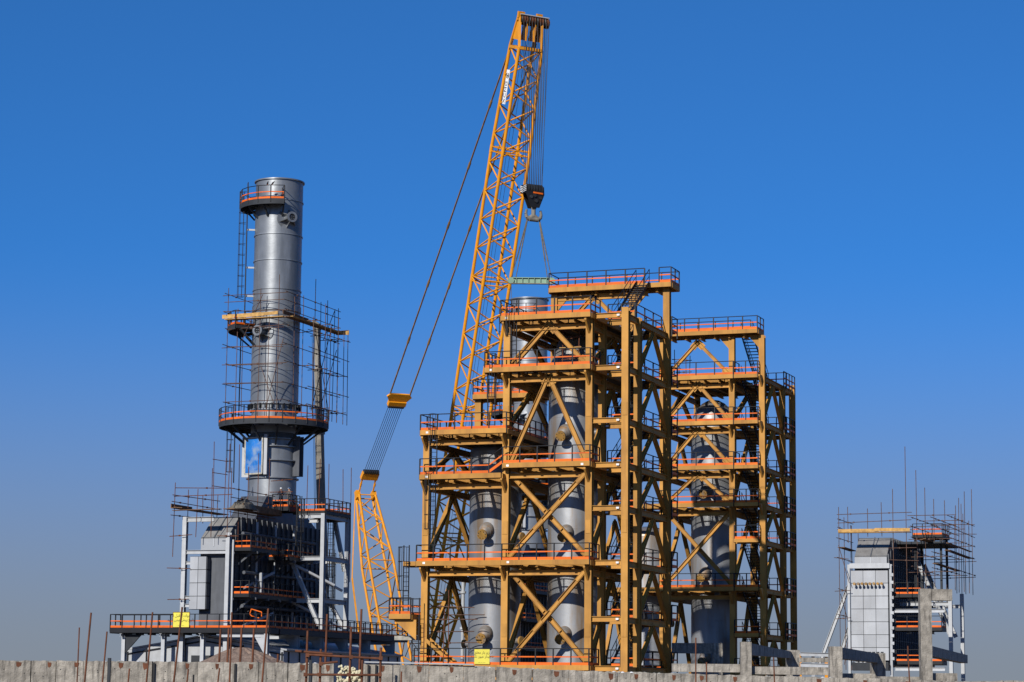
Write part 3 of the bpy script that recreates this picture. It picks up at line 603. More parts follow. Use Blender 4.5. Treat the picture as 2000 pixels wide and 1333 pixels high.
K3 = 1.14; d3 = atY(1738, 1110, 271.0); H3 = Grid(d3.x, d3.y)
def boiler_three():
    T = thing('boiler', 'unfinished pale boiler with scaffolded top, rows of yellow plugs on its panelled front', 'boiler', H3.w(0,0), -TH); T.scale = (K3,)*3
    # local origin: front right edge of the casing
    zt = 17.7
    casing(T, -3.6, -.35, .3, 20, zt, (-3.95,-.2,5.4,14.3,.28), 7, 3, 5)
    pc('beam', (-4.0,-.1,14.75), (0,-.1,14.75), .3, .5, 'grey', T)
    for u in (-4.15,.05): pc('column', (u,.1,0), (u,.1,14.9), .24, .3, 'grey', T, 'h')
    z = 5.6
    while z < 14: pc('clip', (.05,-.05,z), (.35,-.05,z), .1, .3, 'grey', T); z += .75
    for k in range(8):
        u = -3.45+k*.39
        N = part('plug', MB().tube((u,-.05,12.95), (u,-.62,12.95), .075, 12), 'case', T); part('plug_cap', MB().tube((u,-.62,12.95), (u,-.74,12.95), .14, 16), 'primer', N)
    for k in range(7):
        u = -3.3+k*.42
        N = part('vent_pipe', MB().tube((u,-.5,5.0), (u,-.5,6.15), .06, 10), 'dgrate', T); part('vent_cap', MB().tube((u,-.5,6.15), (u,-.5,6.25), .15, 12), 'dgrate', N)
        part('pipe_stub', MB().tube((u,-.6,4.6), (u,-.6,5.25), .16, 14), 'white', T)
    part('header_box', MB().box((-3.7,-.9,4.4), (-.1,-.02,5.2)), 'dgrate', T)
    for z in (12.9, 9.6, 6.3):
        w = 2.6 if z > 12 else 4.6
        deck(T, .3, .3+w, .8, 3.2, z-.9, 'rail', 'dgrate', open_front=0, depth=.35); railing(T, [(.35,.8),(.3+w,.8),(.3+w,3.2)], z-.9, step=1.3)
    pc('beam', (.3,.6,10.3), (5.2,.6,10.3), .3, .35, 'grey', T, 'h'); pc('beam', (.3,.6,4.6), (5.2,.6,4.6), .3, .35, 'grey', T, 'h')
    for v in (9.0, 12.0): pc('brace', (1.2,v,15.5), (4.4,v,8.0), .4, .4, 'grey', T, 'h')
    for v in (6.0, 13.0): pc('column', (4.9,v,0), (4.9,v,12.5), .36, .4, 'grey', T, 'h'); pc('beam', (-.2,v,11.2), (4.7,v,11.2), .3, .38, 'grey', T, 'h')
    for k in (0, 1): pc('brace', (-8.2+k*1.9,2.5,4.0), (-4.7,2.5,12.9-k*4.2), .34, .34, 'grey', T, 'h')
    part('lower_wall', MB().box((-.2,1.0,0), (6,1.3,3.6)), 'case', T)
    deck(T, 1.2, 4.2, 6, 10, 18.2, 'rail', 'dgrate', open_front=0, depth=.3); railing(T, [(1.2,6),(4.2,6),(4.2,10)], 18.2, step=.9)
    for u in (1.4,4.0):
        for v in (6.3,9.7): pc('leg', (u,v,11.4), (u,v,17.9), .22, .22, 'dgrate', T, 'h')
    part('roof_deck', MB().box((-.3,5,17.2), (4.6,13,17.45)), 'dgrate', T)
    return T
boiler_three()

# ------------------------------------------------------------------ lattice boom crawler crane
CA = R(26); CH = Vector((math.sin(CA), -math.cos(CA), 0)); CW = Vector((math.cos(CA), math.sin(CA), 0)); ZV = Vector((0,0,1))
FB = Vector((-8.1, 255.0, 4.4)); HB = Vector((1.45, 235.41, 69.3))
def on_plane(px, py): d = ray(px, py); o = Vector((0,0,ZE)); return o+d*((FB-o).dot(CW)/d.dot(CW))
CR = thing('crawler_crane', 'tall yellow lattice boom crawler crane rising behind the tan tower', 'crane', (FB.x, FB.y, 0), 0)
base = Vector((FB.x, FB.y, 0))
def L(p): return Vector(p)-base
def lattice(name, P0, P1, stations, bay, rc, rl, mats='crane', start=0):
    """stations: (t, half width, half depth) along P0->P1; four chords, zigzag lacing on the four faces"""
    ax = (P1-P0).normalized(); nd = ax.cross(CW).normalized(); Ln = (P1-P0).length
    def size(t):
        for (a, w0, d0), (b, w1, d1) in zip(stations[:-1], stations[1:]):
            if t <= b+1e-6: k = (t-a)/(b-a); return w0+(w1-w0)*k, d0+(d1-d0)*k
        return stations[-1][1:]
    def corner(i, t): w, d = size(t); s = ((-1,-1),(1,-1),(1,1),(-1,1))[i]; return L(P0+ax*(t*Ln)+CW*(w*s[0])+nd*(d*s[1]))
    mb = MB(); ts = [s[0] for s in stations]
    for i in range(4):
        for a, b in zip(ts[:-1], ts[1:]): mb.tube(corner(i,a), corner(i,b), rc, 10)
    B = part(name, mb, mats, CR)
    n = int((ts[-1]-ts[0])*Ln/bay)
    for f in range(4):
        i, j = f, (f+1) % 4
        for k in range(n):
            a = ts[0]+(ts[-1]-ts[0])*k/n; b = ts[0]+(ts[-1]-ts[0])*(k+1)/n
            p, q = (corner(i,a), corner(j,b)) if (k+f) % 2 else (corner(j,a), corner(i,b))
            tube('lacing', p, q, rl, mats, B)
    return B, corner, ax, nd, Ln
BO, bc, bax, bnd, BL = lattice('boom', FB, HB, [(0,.55,.35),(.11,1.5,1.45),(.81,1.5,1.45),(.965,1.28,1.1)], 1.5, .175, .078)
for t in (.11,.21,.41,.612,.81):
    for i in range(4):
        for dt in (-.0035,.0035): tube('section_frame', bc(i,t+dt), bc((i+1) % 4,t+dt), .07, 'crane', BO)
        tube('chord_joint', bc(i,t-.006), bc(i,t+.006), .2, 'crane', BO)
for k in range(16):                                               # small access bars inside the boom
    t = .2+k*.043; a = bc(2,t).lerp(bc(3,t), .35); pc('sheave_guard', a, a+CW*.7, .08, .08, 'black', BO)
# boom head
top = lambda w, d, h: L(HB+CW*w+bnd*d+bax*h)
HD = part('boom_head', MB().bar(bc(0,.965), top(-1.25,-.2,.6), .28, .24).bar(bc(1,.965), top(1.25,-.2,.6), .28, .24).bar(bc(2,.965), top(1.25,.2,.6), .28, .24).bar(bc(3,.965), top(-1.25,.2,.6), .28, .24)
    .tube(top(-1.45,0,.45), top(1.85,0,.45), .14, 12).bar(bc(0,.965), bc(1,.965), .3, .3).bar(bc(2,.965), bc(3,.965), .3, .3).bar(bc(0,.965), bc(3,.965), .3, .3).bar(bc(1,.965), bc(2,.965), .3, .3), 'crane', CR)
for w in (-1.3,-.45,.45,1.3): part('head_plate', MB().prism([top(w,-.75,-1.6), top(w,.75,-1.6), top(w,.35,.75), top(w,-.35,.75)], CW*.1), 'crane', HD)
for w in (-1.35,-.95,.75,1.05): pc('head_lug', top(w,-.1,.6), top(w,-.1,1.25), .3, .34, 'crane', HD)
for k in range(11): w = -1.15+k*.29; part('sheave', MB().lathe(top(w,0,.45), [(.18,-.07),(.56,-.09),(.48,-.02),(.48,.02),(.56,.09),(.18,.07)], 24, CW), 'rust' if k % 3 else 'cable', HD)
pc('head_tube', top(-1.3,-.35,1.0), top(1.95,-.35,.95), .14, .14, 'grey', HD, 'tube')
part('end_sheave', MB().tube(top(1.75,0,.35), top(2.05,0,.35), .5, 20), 'rust', HD)
# nameboard on the boom: white board with black letters
def letters(txt, m, parent, org, xd, yd, size, name='lettering', align='CENTER', ext=.004, sp=1.0):
    cu = bpy.data.curves.new('txt', 'FONT'); cu.body = txt; cu.size = size; cu.align_x = align; cu.align_y = 'CENTER'; cu.extrude = ext; cu.resolution_u = 3; cu.space_character = sp
    o = bpy.data.objects.new('txt', cu); COL.objects.link(o); dg = bpy.context.evaluated_depsgraph_get(); me = bpy.data.meshes.new_from_object(o.evaluated_get(dg)); bpy.data.objects.remove(o)
    me.materials.clear(); me.materials.append(M[m]); ob = link(bpy.data.objects.new(name, me), parent)
    xd = nrm(xd); zd = xd.cross(nrm(yd)).normalized(); yd = zd.cross(xd); ob.matrix_local = Matrix.Translation(org) @ Matrix((xd, yd, zd)).transposed().to_4x4(); return ob
# board hangs on the camera-side left face (between the two left chords)
fn = None
def face_pt(t, k): a, b = bc(3,t), bc(0,t); return a.lerp(b, k)
_t0, _t1 = .855, .925
_cs = [face_pt(.80,.5), face_pt(.87,.5)]
_up = bax; _side = (bc(3,.85)-bc(0,.85)).normalized(); _out = _side.cross(_up).normalized()
if _out.y > 0: _out = -_out
_cc = face_pt(.905,.5)+_out*.22
BD = part('nameboard', MB().prism([_cc-_up*1.75-_side*.36, _cc-_up*1.75+_side*.36, _cc+_up*1.75+_side*.36, _cc+_up*1.75-_side*.36], -_out*.06), 'white', CR)
_tx = _up; _ty = _out.cross(_tx)
letters('XCMG', 'ink', BD, _cc-_up*.55+_out*.012, _tx, _ty, .74, sp=1.12)
lg = _cc+_up*1.15+_out*.014
for a0 in (0.5, 0.5+math.pi):
    b = MB(); pts = [lg+_tx*(.28*math.cos(a0+k*.26))+_ty*(.28*math.sin(a0+k*.26)) for k in range(9)]
    b.poly(pts, .05, 5); part('logo_arc', b, 'ink', BD)
part('logo_mark', MB().prism([lg-_tx*.14-_ty*.06, lg+_tx*.0-_ty*.14, lg+_tx*.12+_ty*.02, lg-_tx*.02+_ty*.13], _out*.01), 'ink', BD)

# mast, pendants, hoist ropes
MT = on_plane(714, 966); MF = on_plane(772, 1300)
MA, mc, max_, mnd, ML = lattice('mast', MF, MT, [(0,1.5,1.1),(.58,1.5,1.05),(.985,1.0,.45)], 1.7, .15, .07)
for t in (.30,.58,.985):
    for i in range(4): tube('section_frame', mc(i,t), mc((i+1) % 4,t), .07, 'crane', MA)
for w in (-1.0,1.0): part('mast_head', MB().bar(L(MT+CW*w-max_*.6), L(MT+CW*w+max_*.35), .5, .6), 'crane', MA)
for k in range(3): t = .2+k*.2; a = mc(0,t); pc('step_bar', a-CW*.9, a+CW*.1, .07, .07, 'black', MA)
LBk = on_plane(722, 930); UBk = on_plane(777, 783); rd = (UBk-LBk).normalized(); pd = rd.cross(CW)
for w in (-.85,.85): part('link_bar', MB().bar(L(MT+CW*w), L(LBk+CW*w*.95), .16, .12).tube(L(MT+CW*w+(LBk-MT)*.45), L(MT+CW*w+(LBk-MT)*.6), .14, 8), 'crane', CR)
BKL = part('lower_block', MB().bar(L(LBk-rd*.45), L(LBk+rd*.5), 2.0, .5), 'crane', CR)
BKU = part('upper_block', MB().bar(L(UBk-rd*.7), L(UBk-rd*.1), 2.1, .5).prism([L(UBk-CW*1.05-rd*.1-pd*.1), L(UBk+CW*1.05-rd*.1-pd*.1), L(UBk+CW*1.5+rd*.55-pd*.1), L(UBk+CW*1.15+rd*.95-pd*.1), L(UBk-CW*1.15+rd*.95-pd*.1), L(UBk-CW*1.5+rd*.55-pd*.1)], pd*.2), 'crane', CR)
for k in range(8):
    w = -.85+k*1.7/7; c = L(UBk-rd*.75+CW*w); part('sheave', MB().tube(c-CW*.06, c+CW*.06, .3, 14), 'cable', BKU); c = L(LBk+rd*.55+CW*w); part('sheave', MB().tube(c-CW*.06, c+CW*.06, .3, 14), 'cable', BKL)
    tube('luffing_rope', L(LBk+rd*.6+CW*w), L(UBk-rd*.8+CW*w), .03, 'cable', CR)
for w, i in ((-1.35,3),(1.35,2)):
    e = HB+CW*w-bax*1.8-bnd*(-.6); e0 = UBk+CW*(w/1.35*1.2)+rd*.7
    mb = MB().bar(L(e0), L(e), .13, .13); n = 6
    P_ = part('pendant', mb, 'pendant', CR)
    for k in range(1, n): c = e0.lerp(e, k/n); dd = (e-e0).normalized(); tube('pendant_link', L(c-dd*.4), L(c+dd*.4), .14, 'pendant', P_)
for w in (-1.15,): part('backstay_bar', MB().bar(L(MT+CW*w-CH*.3), L(on_plane(706,1130)+CW*w), .12, .1).bar(L(on_plane(706,1130)+CW*w), L(on_plane(727,1300)+CW*w), .16, .12), 'crane', CR)
for w in (-.3,.1): tube('hoist_rope', L(FB+bax*5+CW*w+bnd*.2), L(HB-bax*2+CW*w+bnd*.2), .02, 'cable', CR)
# lower machine: crawlers, car body, upper deck, cab, counterweight slabs
for s in (-1, 1):
    c = CW*(4.1*s); TK = part('crawler_track', MB().prism([c-CH*5.2-CW*.65+ZV*.35, c-CH*4.6-CW*.65+ZV*.02, c+CH*4.6-CW*.65+ZV*.02, c+CH*5.2-CW*.65+ZV*.35, c+CH*5.2-CW*.65+ZV*1.1, c+CH*4.6-CW*.65+ZV*1.5, c-CH*4.6-CW*.65+ZV*1.5, c-CH*5.2-CW*.65+ZV*1.1], CW*1.3), 'rubber', CR)
    for k in range(24): q = c+CH*(-4.6+k*.4)+ZV*1.53; pc('track_shoe', q-CW*.66, q+CW*.66, .3, .07, 'cable', TK)
part('car_body', MB().bar(-CW*3.6+ZV*1.3, CW*3.6+ZV*1.3, 2.4, 1.0).tube(ZV*1.5, ZV*2.2, 1.8, 24), 'crane', CR)
UP = part('upper_deck', MB().bar(CH*3.0+ZV*2.9-CW*0, -CH*8.0+ZV*2.9, 3.0, 1.3), 'crane', CR)
for k in range(5): 
    for s in (-1,1): pc('counterweight', -CH*6.2+CW*s*2.9+ZV*(2.3+k*.5), -CH*8.8+CW*s*2.9+ZV*(2.3+k*.5), 2.3, .47, 'crane', CR)
CB = part('cab', MB().prism([CW*2.0+CH*3.6+ZV*2.3, CW*2.0+CH*1.6+ZV*2.3, CW*2.0+CH*1.6+ZV*4.3, CW*2.0+CH*3.1+ZV*4.3, CW*2.0+CH*3.7+ZV*3.4], CW*1.2), 'crane', CR)
pc('cab_window', CW*2.6+CH*3.72+ZV*3.3, CW*2.6+CH*3.25+ZV*4.2, 1.0, .05, 'blue', CB)

# hook block, slings and lifting beam hang from the boom head
hk = HB+CH*.9-bax*0; HKx = Vector((HB.x, HB.y, 0))+CH*1.0+CW*.15
d_ = ray(1042, 385); tt = (HKx.y)/d_.y; HZ = ZE+d_.z*tt
K = thing('hook_block', 'black crane hook block with striped cheek and double hook', 'hook block', (HKx.x, HKx.y, HZ), CA)
def hx(u, v, z): return Vector((u, v, z))
cheek = [(-.95,0,1.0),(.95,0,1.0),(1.0,0,.2),(.45,0,-1.15),(-.45,0,-1.15),(-1.0,0,.2)]
for v in (-.42,.32): part('cheek_plate', MB().prism([hx(a, v, c) for a, _, c in cheek], (0,.1,0)), 'black', K)
for k in range(6): u = -.75+k*.3; part('sheave', MB().tube((u-.09,0,.75), (u+.09,0,.75), .52, 20), 'cable', K)
pc('orange_bar', (-.25,-.46,.35), (.8,-.46,.3), .06, .16, 'orange', K)
for a, c in ((-.5,-.1),(.55,-.15),(0.05,-.5),(-.1,.05)): part('pin', MB().tube((a,-.55,c), (a,-.4,c), .17, 16), 'cable', K)
SP = part('striped_guard', MB().box((-1.35,-.36,.25), (-1.02,.3,1.05)), 'black', K)
for k in range(4): pc('stripe', (-1.36,-.39,.35+k*.17), (-1.02,-.39,.55+k*.17), .02, .07, 'white', SP); pc('stripe', (-1.37,-.3,.3+k*.17), (-1.37,.25,.5+k*.17), .02, .07, 'white', SP)
part('shank', MB().tube((0,0,-1.0), (0,0,-2.0), .22, 14), 'boomgrey', K)
hkm = MB()
for s in (-1, 1):
    pts = [Vector((s*x, 0, z)) for x, z in ((.05,-2.0),(.45,-2.25),(.75,-2.15),(.86,-1.8),(.78,-1.35))]
    for k in range(len(pts)-1): hkm.tube(pts[k], pts[k+1], .27-.04*k, 12, .27-.04*(k+1))
hkm.tube((-.5,0,-2.28), (.5,0,-2.28), .26, 12)
part('double_hook', hkm, 'boomgrey', K)
for k in range(10):
    w = -.85+k*.19; p0 = L(HB+CW*(-.95+k*.32)+CH*.55+bax*.3); p1 = L(Vector((HKx.x, HKx.y, HZ+.9))+CW*w)
    tube('hoist_rope', p0, p1, .03, 'cable', CR)
    tube('hoist_rope', p0-CH*1.0, p1-CH*.3, .026, 'cable', CR)
tube('hoist_rope', L(HB+CW*1.9+CH*.3), L(Vector((HKx.x, HKx.y, HZ+.95))+CW*.95), .018, 'cable', CR)
dz = ray(1038, 549); BZ = ZE+dz.z*(HKx.y/dz.y)
SB = thing('lifting_beam', 'pale green steel lifting beam hanging level from four slings', 'lifting beam', (HKx.x-.15, HKx.y, BZ), R(0))
bw = 2.05
part('web', MB().box((-bw,-.05,-.26), (bw,.05,.26)), 'green', SB)
for z in (-.29,.29): pc('beam_flange', (-bw-.05,0,z), (bw+.05,0,z), .42, .07, 'boomgrey' if z < 0 else 'green', SB)
for k in range(6): u = -bw+.55+k*.6; pc('stiffener', (u,-.12,-.25), (u,-.12,.25), .05, .16, 'green', SB)
for s in (-1,1):
    part('end_plate', MB().tube((s*(bw),-.2,0), (s*bw,.2,0), .33, 18), 'green', SB)
    for q in (-.08,.08): tube('hang_rope', (s*(bw-.05),q,-.3), (s*(bw-.05),q,-2.6 if s < 0 else -1.2), .03, 'sling', SB)
for s, uu in ((-1,bw-.05),(-1,bw-.5),(1,bw-.05),(1,bw-.45)):
    a = Vector((HKx.x, HKx.y, HZ-2.1))+CW*(s*.62); b = Vector((HKx.x-.15+s*uu, HKx.y, BZ+.3))
    SL = thing('sling', '', 'sling', tuple(b), 0, 'slings under the hook')
    SL['label'] = ('outer' if uu > 1.9 else 'inner')+' grey lifting sling to the green beam end beside the '+('crane boom' if s < 0 else 'rooftop gantry')
    part('rope', MB().tube((0,0,0), (a-b)*.28, .045, 8).tube((a-b)*.28, a-b, .07, 8), 'sling', SL); part('shackle', MB().lathe((0,0,-.05), [(.10,-.05),(.16,-.05),(.16,.05),(.10,.05)], 14, (1,0,0)), 'cable', SL)

# grey telescopic boom crane behind the scaffold
tb = H1.inv(619, 640, v=27); tl = H1.inv(629, 1060, v=27)
TC = thing('telescopic_crane', 'dusty grey telescopic boom standing upright behind the stack scaffold', 'crane', H1.w(tl.x, tl.y), -TH)
tv = Vector((tb.x-tl.x, tb.y-tl.y, tb.z)); ftz = 3.0
axd = Vector((tb.x-tl.x, 0, tb.z-tl.z)).normalized(); b0 = Vector((-(tl.z-ftz)*axd.x/axd.z, 0, ftz)); Lb = (tb.z-ftz)/axd.z
for k, (a, b, w) in enumerate(((0,.47,.74),(.46,.70,.62),(.69,.88,.52),(.87,1.0,.44))):
    S_ = part('boom_section', MB().bar(b0+axd*(Lb*a), b0+axd*(Lb*b), w, w*1.2), 'boomgrey', TC)
    pc('boom_collar', b0+axd*(Lb*b-.25), b0+axd*(Lb*b), w+.16, w*1.2+.16, 'boomgrey', S_)
part('boom_tip', MB().prism([b0+axd*Lb+Vector(q) for q in ((-.3,-.2,-.2),(.25,-.2,-.2),(.3,-.2,.35),(-.35,-.2,.75),(-.55,-.2,.4))], (0,.4,0)), 'boomgrey', TC)
for q in (-.55,-.42): tube('hoist_rope', b0+axd*(Lb*.98)+Vector((q,0,0)), b0+axd*4+Vector((q-.3,0,0)), .02, 'cable', TC)
CBd = part('carrier', MB().box((-1.4,-6,.8), (1.4,6,1.7)).box((-1.3,-1.5,1.7), (1.3,1.8,3.2)), 'crane', TC)
for s in (-1,1):
    for v in (-4.6,-3,2.2,3.8,5.2): part('wheel', MB().tube((s*1.0,v,.62), (s*1.42,v,.62), .62, 20), 'rubber', TC)

# ------------------------------------------------------------------ scaffolds
def scaffold(label, group=None, loc=None): return thing('scaffold', label, 'scaffold', loc, -TH, group)
SR = random.Random(5)
def run(T, a, b, zs, ov=.6, m='scaf', r=.034, jz=.12):
    a, b = Vector((a[0],a[1],0)), Vector((b[0],b[1],0)); d = (b-a).normalized()
    for z in zs:
        p = a-d*SR.uniform(.1,ov)+ZV*(z+SR.uniform(-jz,jz)); q = b+d*SR.uniform(.1,ov)+ZV*(z+SR.uniform(-jz,jz)); tube('ledger', p, q, r, m, T)
        for k in range(max(1, int((b-a).length/3))):
            c = p.lerp(q, (k+.5)/max(1, int((b-a).length/3))+SR.uniform(-.1,.1)); pc('coupler', c-ZV*.07, c+ZV*.07, .13, .13, m, T)
def std(T, u, v, z0, z1, m='scaf', r=.034): tube('standard', (u+SR.uniform(-.06,.06),v,z0), (u+SR.uniform(-.06,.06),v,z1), r, m, T)
A = scaffold('scaffold of brown tubes with yellow planks wrapped round the silver stack', None, H1.w(0,0))
zl = [28.3,30.0,31.9,33.5,35.2]; zr = [36.7,37.6,38.4]
for u, z1 in ((-10.2,39.0),(-9.2,37.0),(-6.9,38.8),(-5.9,36.2),(-5.0,40.0)): std(A, u, 10.7, 26.8, z1)
for v, z1 in ((12.5,38.2),(14.4,38.6),(17.0,40.6),(18.3,38.6),(19.8,39.0),(21.3,38.2),(22.2,38.6)):
    std(A, -4.2, v, 26.8 if v < 19 else 27.5, z1)
    if v > 13: std(A, -3.1, v, 27.2, z1-1.5-SR.random())
for v in (14.0,17.3): std(A, -10.2, v, 26.8, 36.8)
run(A, (-10.2,10.7), (-4.6,10.7), zl+zr); run(A, (-10.2,11.5), (-5.0,11.5), zl[1:]); run(A, (-10.2,10.7), (-10.2,17.3), zl+[36.6,38.3], .9)
run(A, (-4.2,10.7), (-4.2,22.2), zl+zr, .8); run(A, (-3.1,13.5), (-3.1,22.2), zl, .8)
for v in (14.4,17.0,19.8,21.3): run(A, (-4.4,v), (-3.0,v), zl[::2]+[36.2], .5)
for a, b in (((-4.2,16.5,28),(-4.2,20.8,36.6)),((-4.2,20.5,28.2),(-4.2,16.8,36.4)),((-4.2,18,27.5),(-4.2,22,34.5)),((-8.6,10.6,34.0),(-6.6,10.6,38.2)),((-5.9,10.6,28),(-4.4,10.6,34)),((-6.6,10.6,31.5),(-5.2,10.6,28)),((-4.25,19,35),(-4.25,21.6,38.4))): tube('brace', a, b, .034, 'scaf', A)
for v, w in ((10.55,0),(10.85,0),(11.1,0)): pc('plank', (-10.4,v,36.02), (-4.4,v,36.06), .26, .06, 'wood', A)
pc('toe_plank', (-10.6,10.4,36.25), (-6.6,10.4,36.33), .06, .36, 'wood', A); pc('toe_plank', (-6.9,10.34,36.3), (-4.9,10.36,36.4), .06, .3, 'wood', A)
for u in (-4.3,-3.95,-3.6): pc('plank', (u,10.6,36.04), (u,22.4,36.1), .3, .06, 'oldwood' if u < -3.8 else 'wood', A)
pc('toe_plank', (-4.55,10.7,36.5), (-4.45,16.0,36.5), .06, .32, 'oldwood', A); pc('toe_plank', (-4.45,15.6,36.3), (-4.35,22.6,36.3), .06, .34, 'wood', A)
pc('plank', (-4.5,22.5,36.25), (-3.2,22.6,36.25), .06, .42, 'wood', A)
# scaffold on the casing roof
Bs = scaffold('rusty scaffold with weathered planks round the boiler roof', None, H1.w(0,0))
for v, z1 in ((.6,20.0),(3.2,19.6),(6.0,19.3),(8.8,19.6)): std(Bs, -9.75, v, 13.5 if v < 1 else 16.8, z1, 'rust')
for u, z1 in ((-7.6,20.6),(-6.2,22.4),(-4.6,24.5)): std(Bs, u, .8, 15.2, z1-1.2, 'rust')
for v, z1 in ((2.4,23.4),(4.2,21.6),(6.2,23.0),(8.4,22.8)): std(Bs, -4.4, v, 14.4, z1, 'rust')
for u, v, z0, z1 in ((-9.0,6.5,17.3,24.2),(-8.4,7.6,17.3,22.8),(-8.2,8.4,17.3,22.0),(-2.0,14,18.2,23.2),(-1.6,15,18.2,22.8),(-.6,16.2,18.2,22.4),(-.1,16.9,12,22.6),(-2.8,13,18.2,22.5)): std(Bs, u, v, z0, z1, 'rust')
for z in (20.2,21.4,22.6): tube('ledger', (-9.1,6.4,z), (-8.3,7.8,z-.1), .034, 'rust', Bs)
run(Bs, (-9.75,.4), (-9.75,9.0), [17.2,18.4,19.0], .5, 'rust'); run(Bs, (-4.4,1.0), (-4.4,9.4), [17.4,18.6,19.4], .7, 'rust'); run(Bs, (-9.6,.8), (-4.4,.8), [18.9,19.5], .5, 'rust')
run(Bs, (-10.2,1.0), (-8.6,1.0), [9.9,12.6,15.4], .5, 'rust'); run(Bs, (-5.6,1.2), (-4.2,1.2), [15.2], .5, 'rust'); run(Bs, (-4.4,9.2), (-2.6,9.2), [19.8,20.8], .4, 'rust')
for u, x in ((-9.75,0),(-9.45,.05),(-9.15,.02),(-8.9,0)): pc('plank', (u,.2,17.75+x), (u,9.2,17.8), .28, .06, 'oldwood', Bs)
for u in (-4.75,-4.45,-4.15,-3.9): pc('plank', (u,.4,17.6), (u,9.9,17.65), .28, .06, 'oldwood', Bs)
pc('toe_plank', (-9.9,.3,17.95), (-9.9,4.2,17.95), .06, .36, 'oldwood', Bs); pc('toe_plank', (-3.75,2.0,17.95), (-3.75,9.8,17.9), .06, .5, 'oldwood', Bs)
for v in (.45,.7): pc('plank', (-9.8,v,17.55), (-5.2,v,17.6), .24, .05, 'oldwood', Bs)
def sheet_heap(loc, sx, sy, h, label, m):
    r_ = random.Random(9); nx, ny = 14, 8; vs = []
    for j in range(ny+1):
        for i in range(nx+1):
            e = math.sin(math.pi*i/nx)**.5*math.sin(math.pi*j/ny)**.5; vs.append((sx*(i/nx-.5), sy*(j/ny-.5), h*e*(.6+.5*r_.random())))
    vs += [(x, y, -.02) for x, y, z in vs[:1]]
    o = part('crumpled_sheet', MB().add(vs[:-1], [(j*(nx+1)+i, j*(nx+1)+i+1, (j+1)*(nx+1)+i+1, (j+1)*(nx+1)+i) for j in range(ny) for i in range(nx)]), m); o.location = loc; o.rotation_euler = (0,0,-TH); return tag(o, label, 'sheet')  # one crumpled sheet lying in a heap
sheet_heap(H1.w(-4.3, 3.2, 17.72), 1.6, 3.0, 1.0, 'crumpled tan sheet heaped on the planks of the boiler roof scaffold', 'sling')
# scaffold over the right boiler
C3 = scaffold('brown tube scaffold with a pale plank walkway over the right-hand boiler', None, H3.w(0,0)); C3.scale = (K3,)*3
for u, z0, z1 in ((-4.9,4.5,20.6),(-4.0,17,20.6),(-2.0,17.6,20.4),(-.6,17.6,21.0),(.6,12.5,22.3),(1.9,12,26.5)): std(C3, u, -.9, z0, z1)
for v, z1 in ((2,19.8),(5,19.2)): std(C3, -5.0, v, 4.5, z1); std(C3, -4.4, v+1, 5.0, z1-.8)
for k, (u, v, z1) in enumerate(((2.4,2,24.4),(2.9,4,22.8),(3.4,6,21.8),(4.0,9,21.9),(4.6,12,21.6),(5.2,14,23.2),(5.6,16,23.6),(5.2,10,22.2),(4.6,15,22.0),(5.8,9,20.5),(5.6,5,20.0),(5.9,12,20))): std(C3, u, v, 12.5, z1)
run(C3, (-4.9,-.9), (2.2,-.9), [18.3,19.1,19.9], .3); run(C3, (-5.0,-.9), (-5.0,6), [9.8,12.4,15.6,17.6,18.6,19.4], .8); run(C3, (-5.2,-.6), (-4.2,-.6), [6.5,9.6,12.2,15.5], .5)
for u in (2.2,4.2,5.8): run(C3, (u,0), (u,16), [14.6,16.2,17.6,18.6,19.6], .6)
for v in (2,8,14): run(C3, (2.0,v), (5.8,v), [14.2,15.8,17.4,18.8,19.8], .6)
run(C3, (.6,-.9), (2.2,-.9), [16.4,15.2], .9)
for a, b in (((-4.95,-.9,16.8),(-3.9,-.9,13.0)),((-5.0,0,12),(-4.2,4,6)),((-4.9,1,5),(-4.3,3,11))): tube('brace', a, b, .034, 'scaf', C3)
for v in (-1.15,-.85,-.6): pc('plank', (-4.9,v,18.02), (2.3,v,18.0), .27, .06, 'wood', C3)
pc('toe_plank', (-4.9,-1.3,18.2), (-.8,-1.3,18.2), .05, .30, 'wood', C3); pc('toe_plank', (-1.2,-1.36,18.25), (2.3,-1.36,18.2), .05, .32, 'wood', C3)
for u, z in ((3.0,17.4),(3.3,17.45),(5.4,16.3),(5.7,16.3),(4.2,15.0),(4.5,15.0),(5.6,17.0)): pc('plank', (u,1,z), (u,15,z-.05), .3, .06, 'oldwood', C3)
for u in (-5.0,-4.75,-4.5): pc('plank', (u,-.6,16.6), (u,5,16.55), .24, .06, 'oldwood', C3)
# scaffold of the crane-side corner under the tower's small landing
D1 = scaffold('rusty tube scaffold under the small landing of the sunlit tower', None, G1.w(0,0))
for u, v, z0, z1 in ((-11.4,-1.6,0,6.8),(-9.9,-1.6,0,7.6),(-10.6,1.0,3.9,9.0),(-12.0,3,3.9,8.2),(-13.6,3,0,7.5)): std(D1, u, v, z0, z1, 'rust')
run(D1, (-14.4,1.2), (-8.9,1.2), [6.1,6.9,7.9], .5, 'scaf'); run(D1, (-14.2,3.0), (-9.0,3.0), [5.4,7.4], .5, 'scaf')
for a, b in (((-13.9,1.2,4.4),(-12.6,1.2,7.4)),((-12.6,1.2,4.4),(-14.6,1.2,7.0))): tube('brace', a, b, .03, 'rail', D1)
for k in range(3): pc('plank', (-14.6,1.0+k*.27,5.7), (-12.2,1.0+k*.27,5.7), .25, .3, 'frost' if k != 1 else 'dgrate', D1)
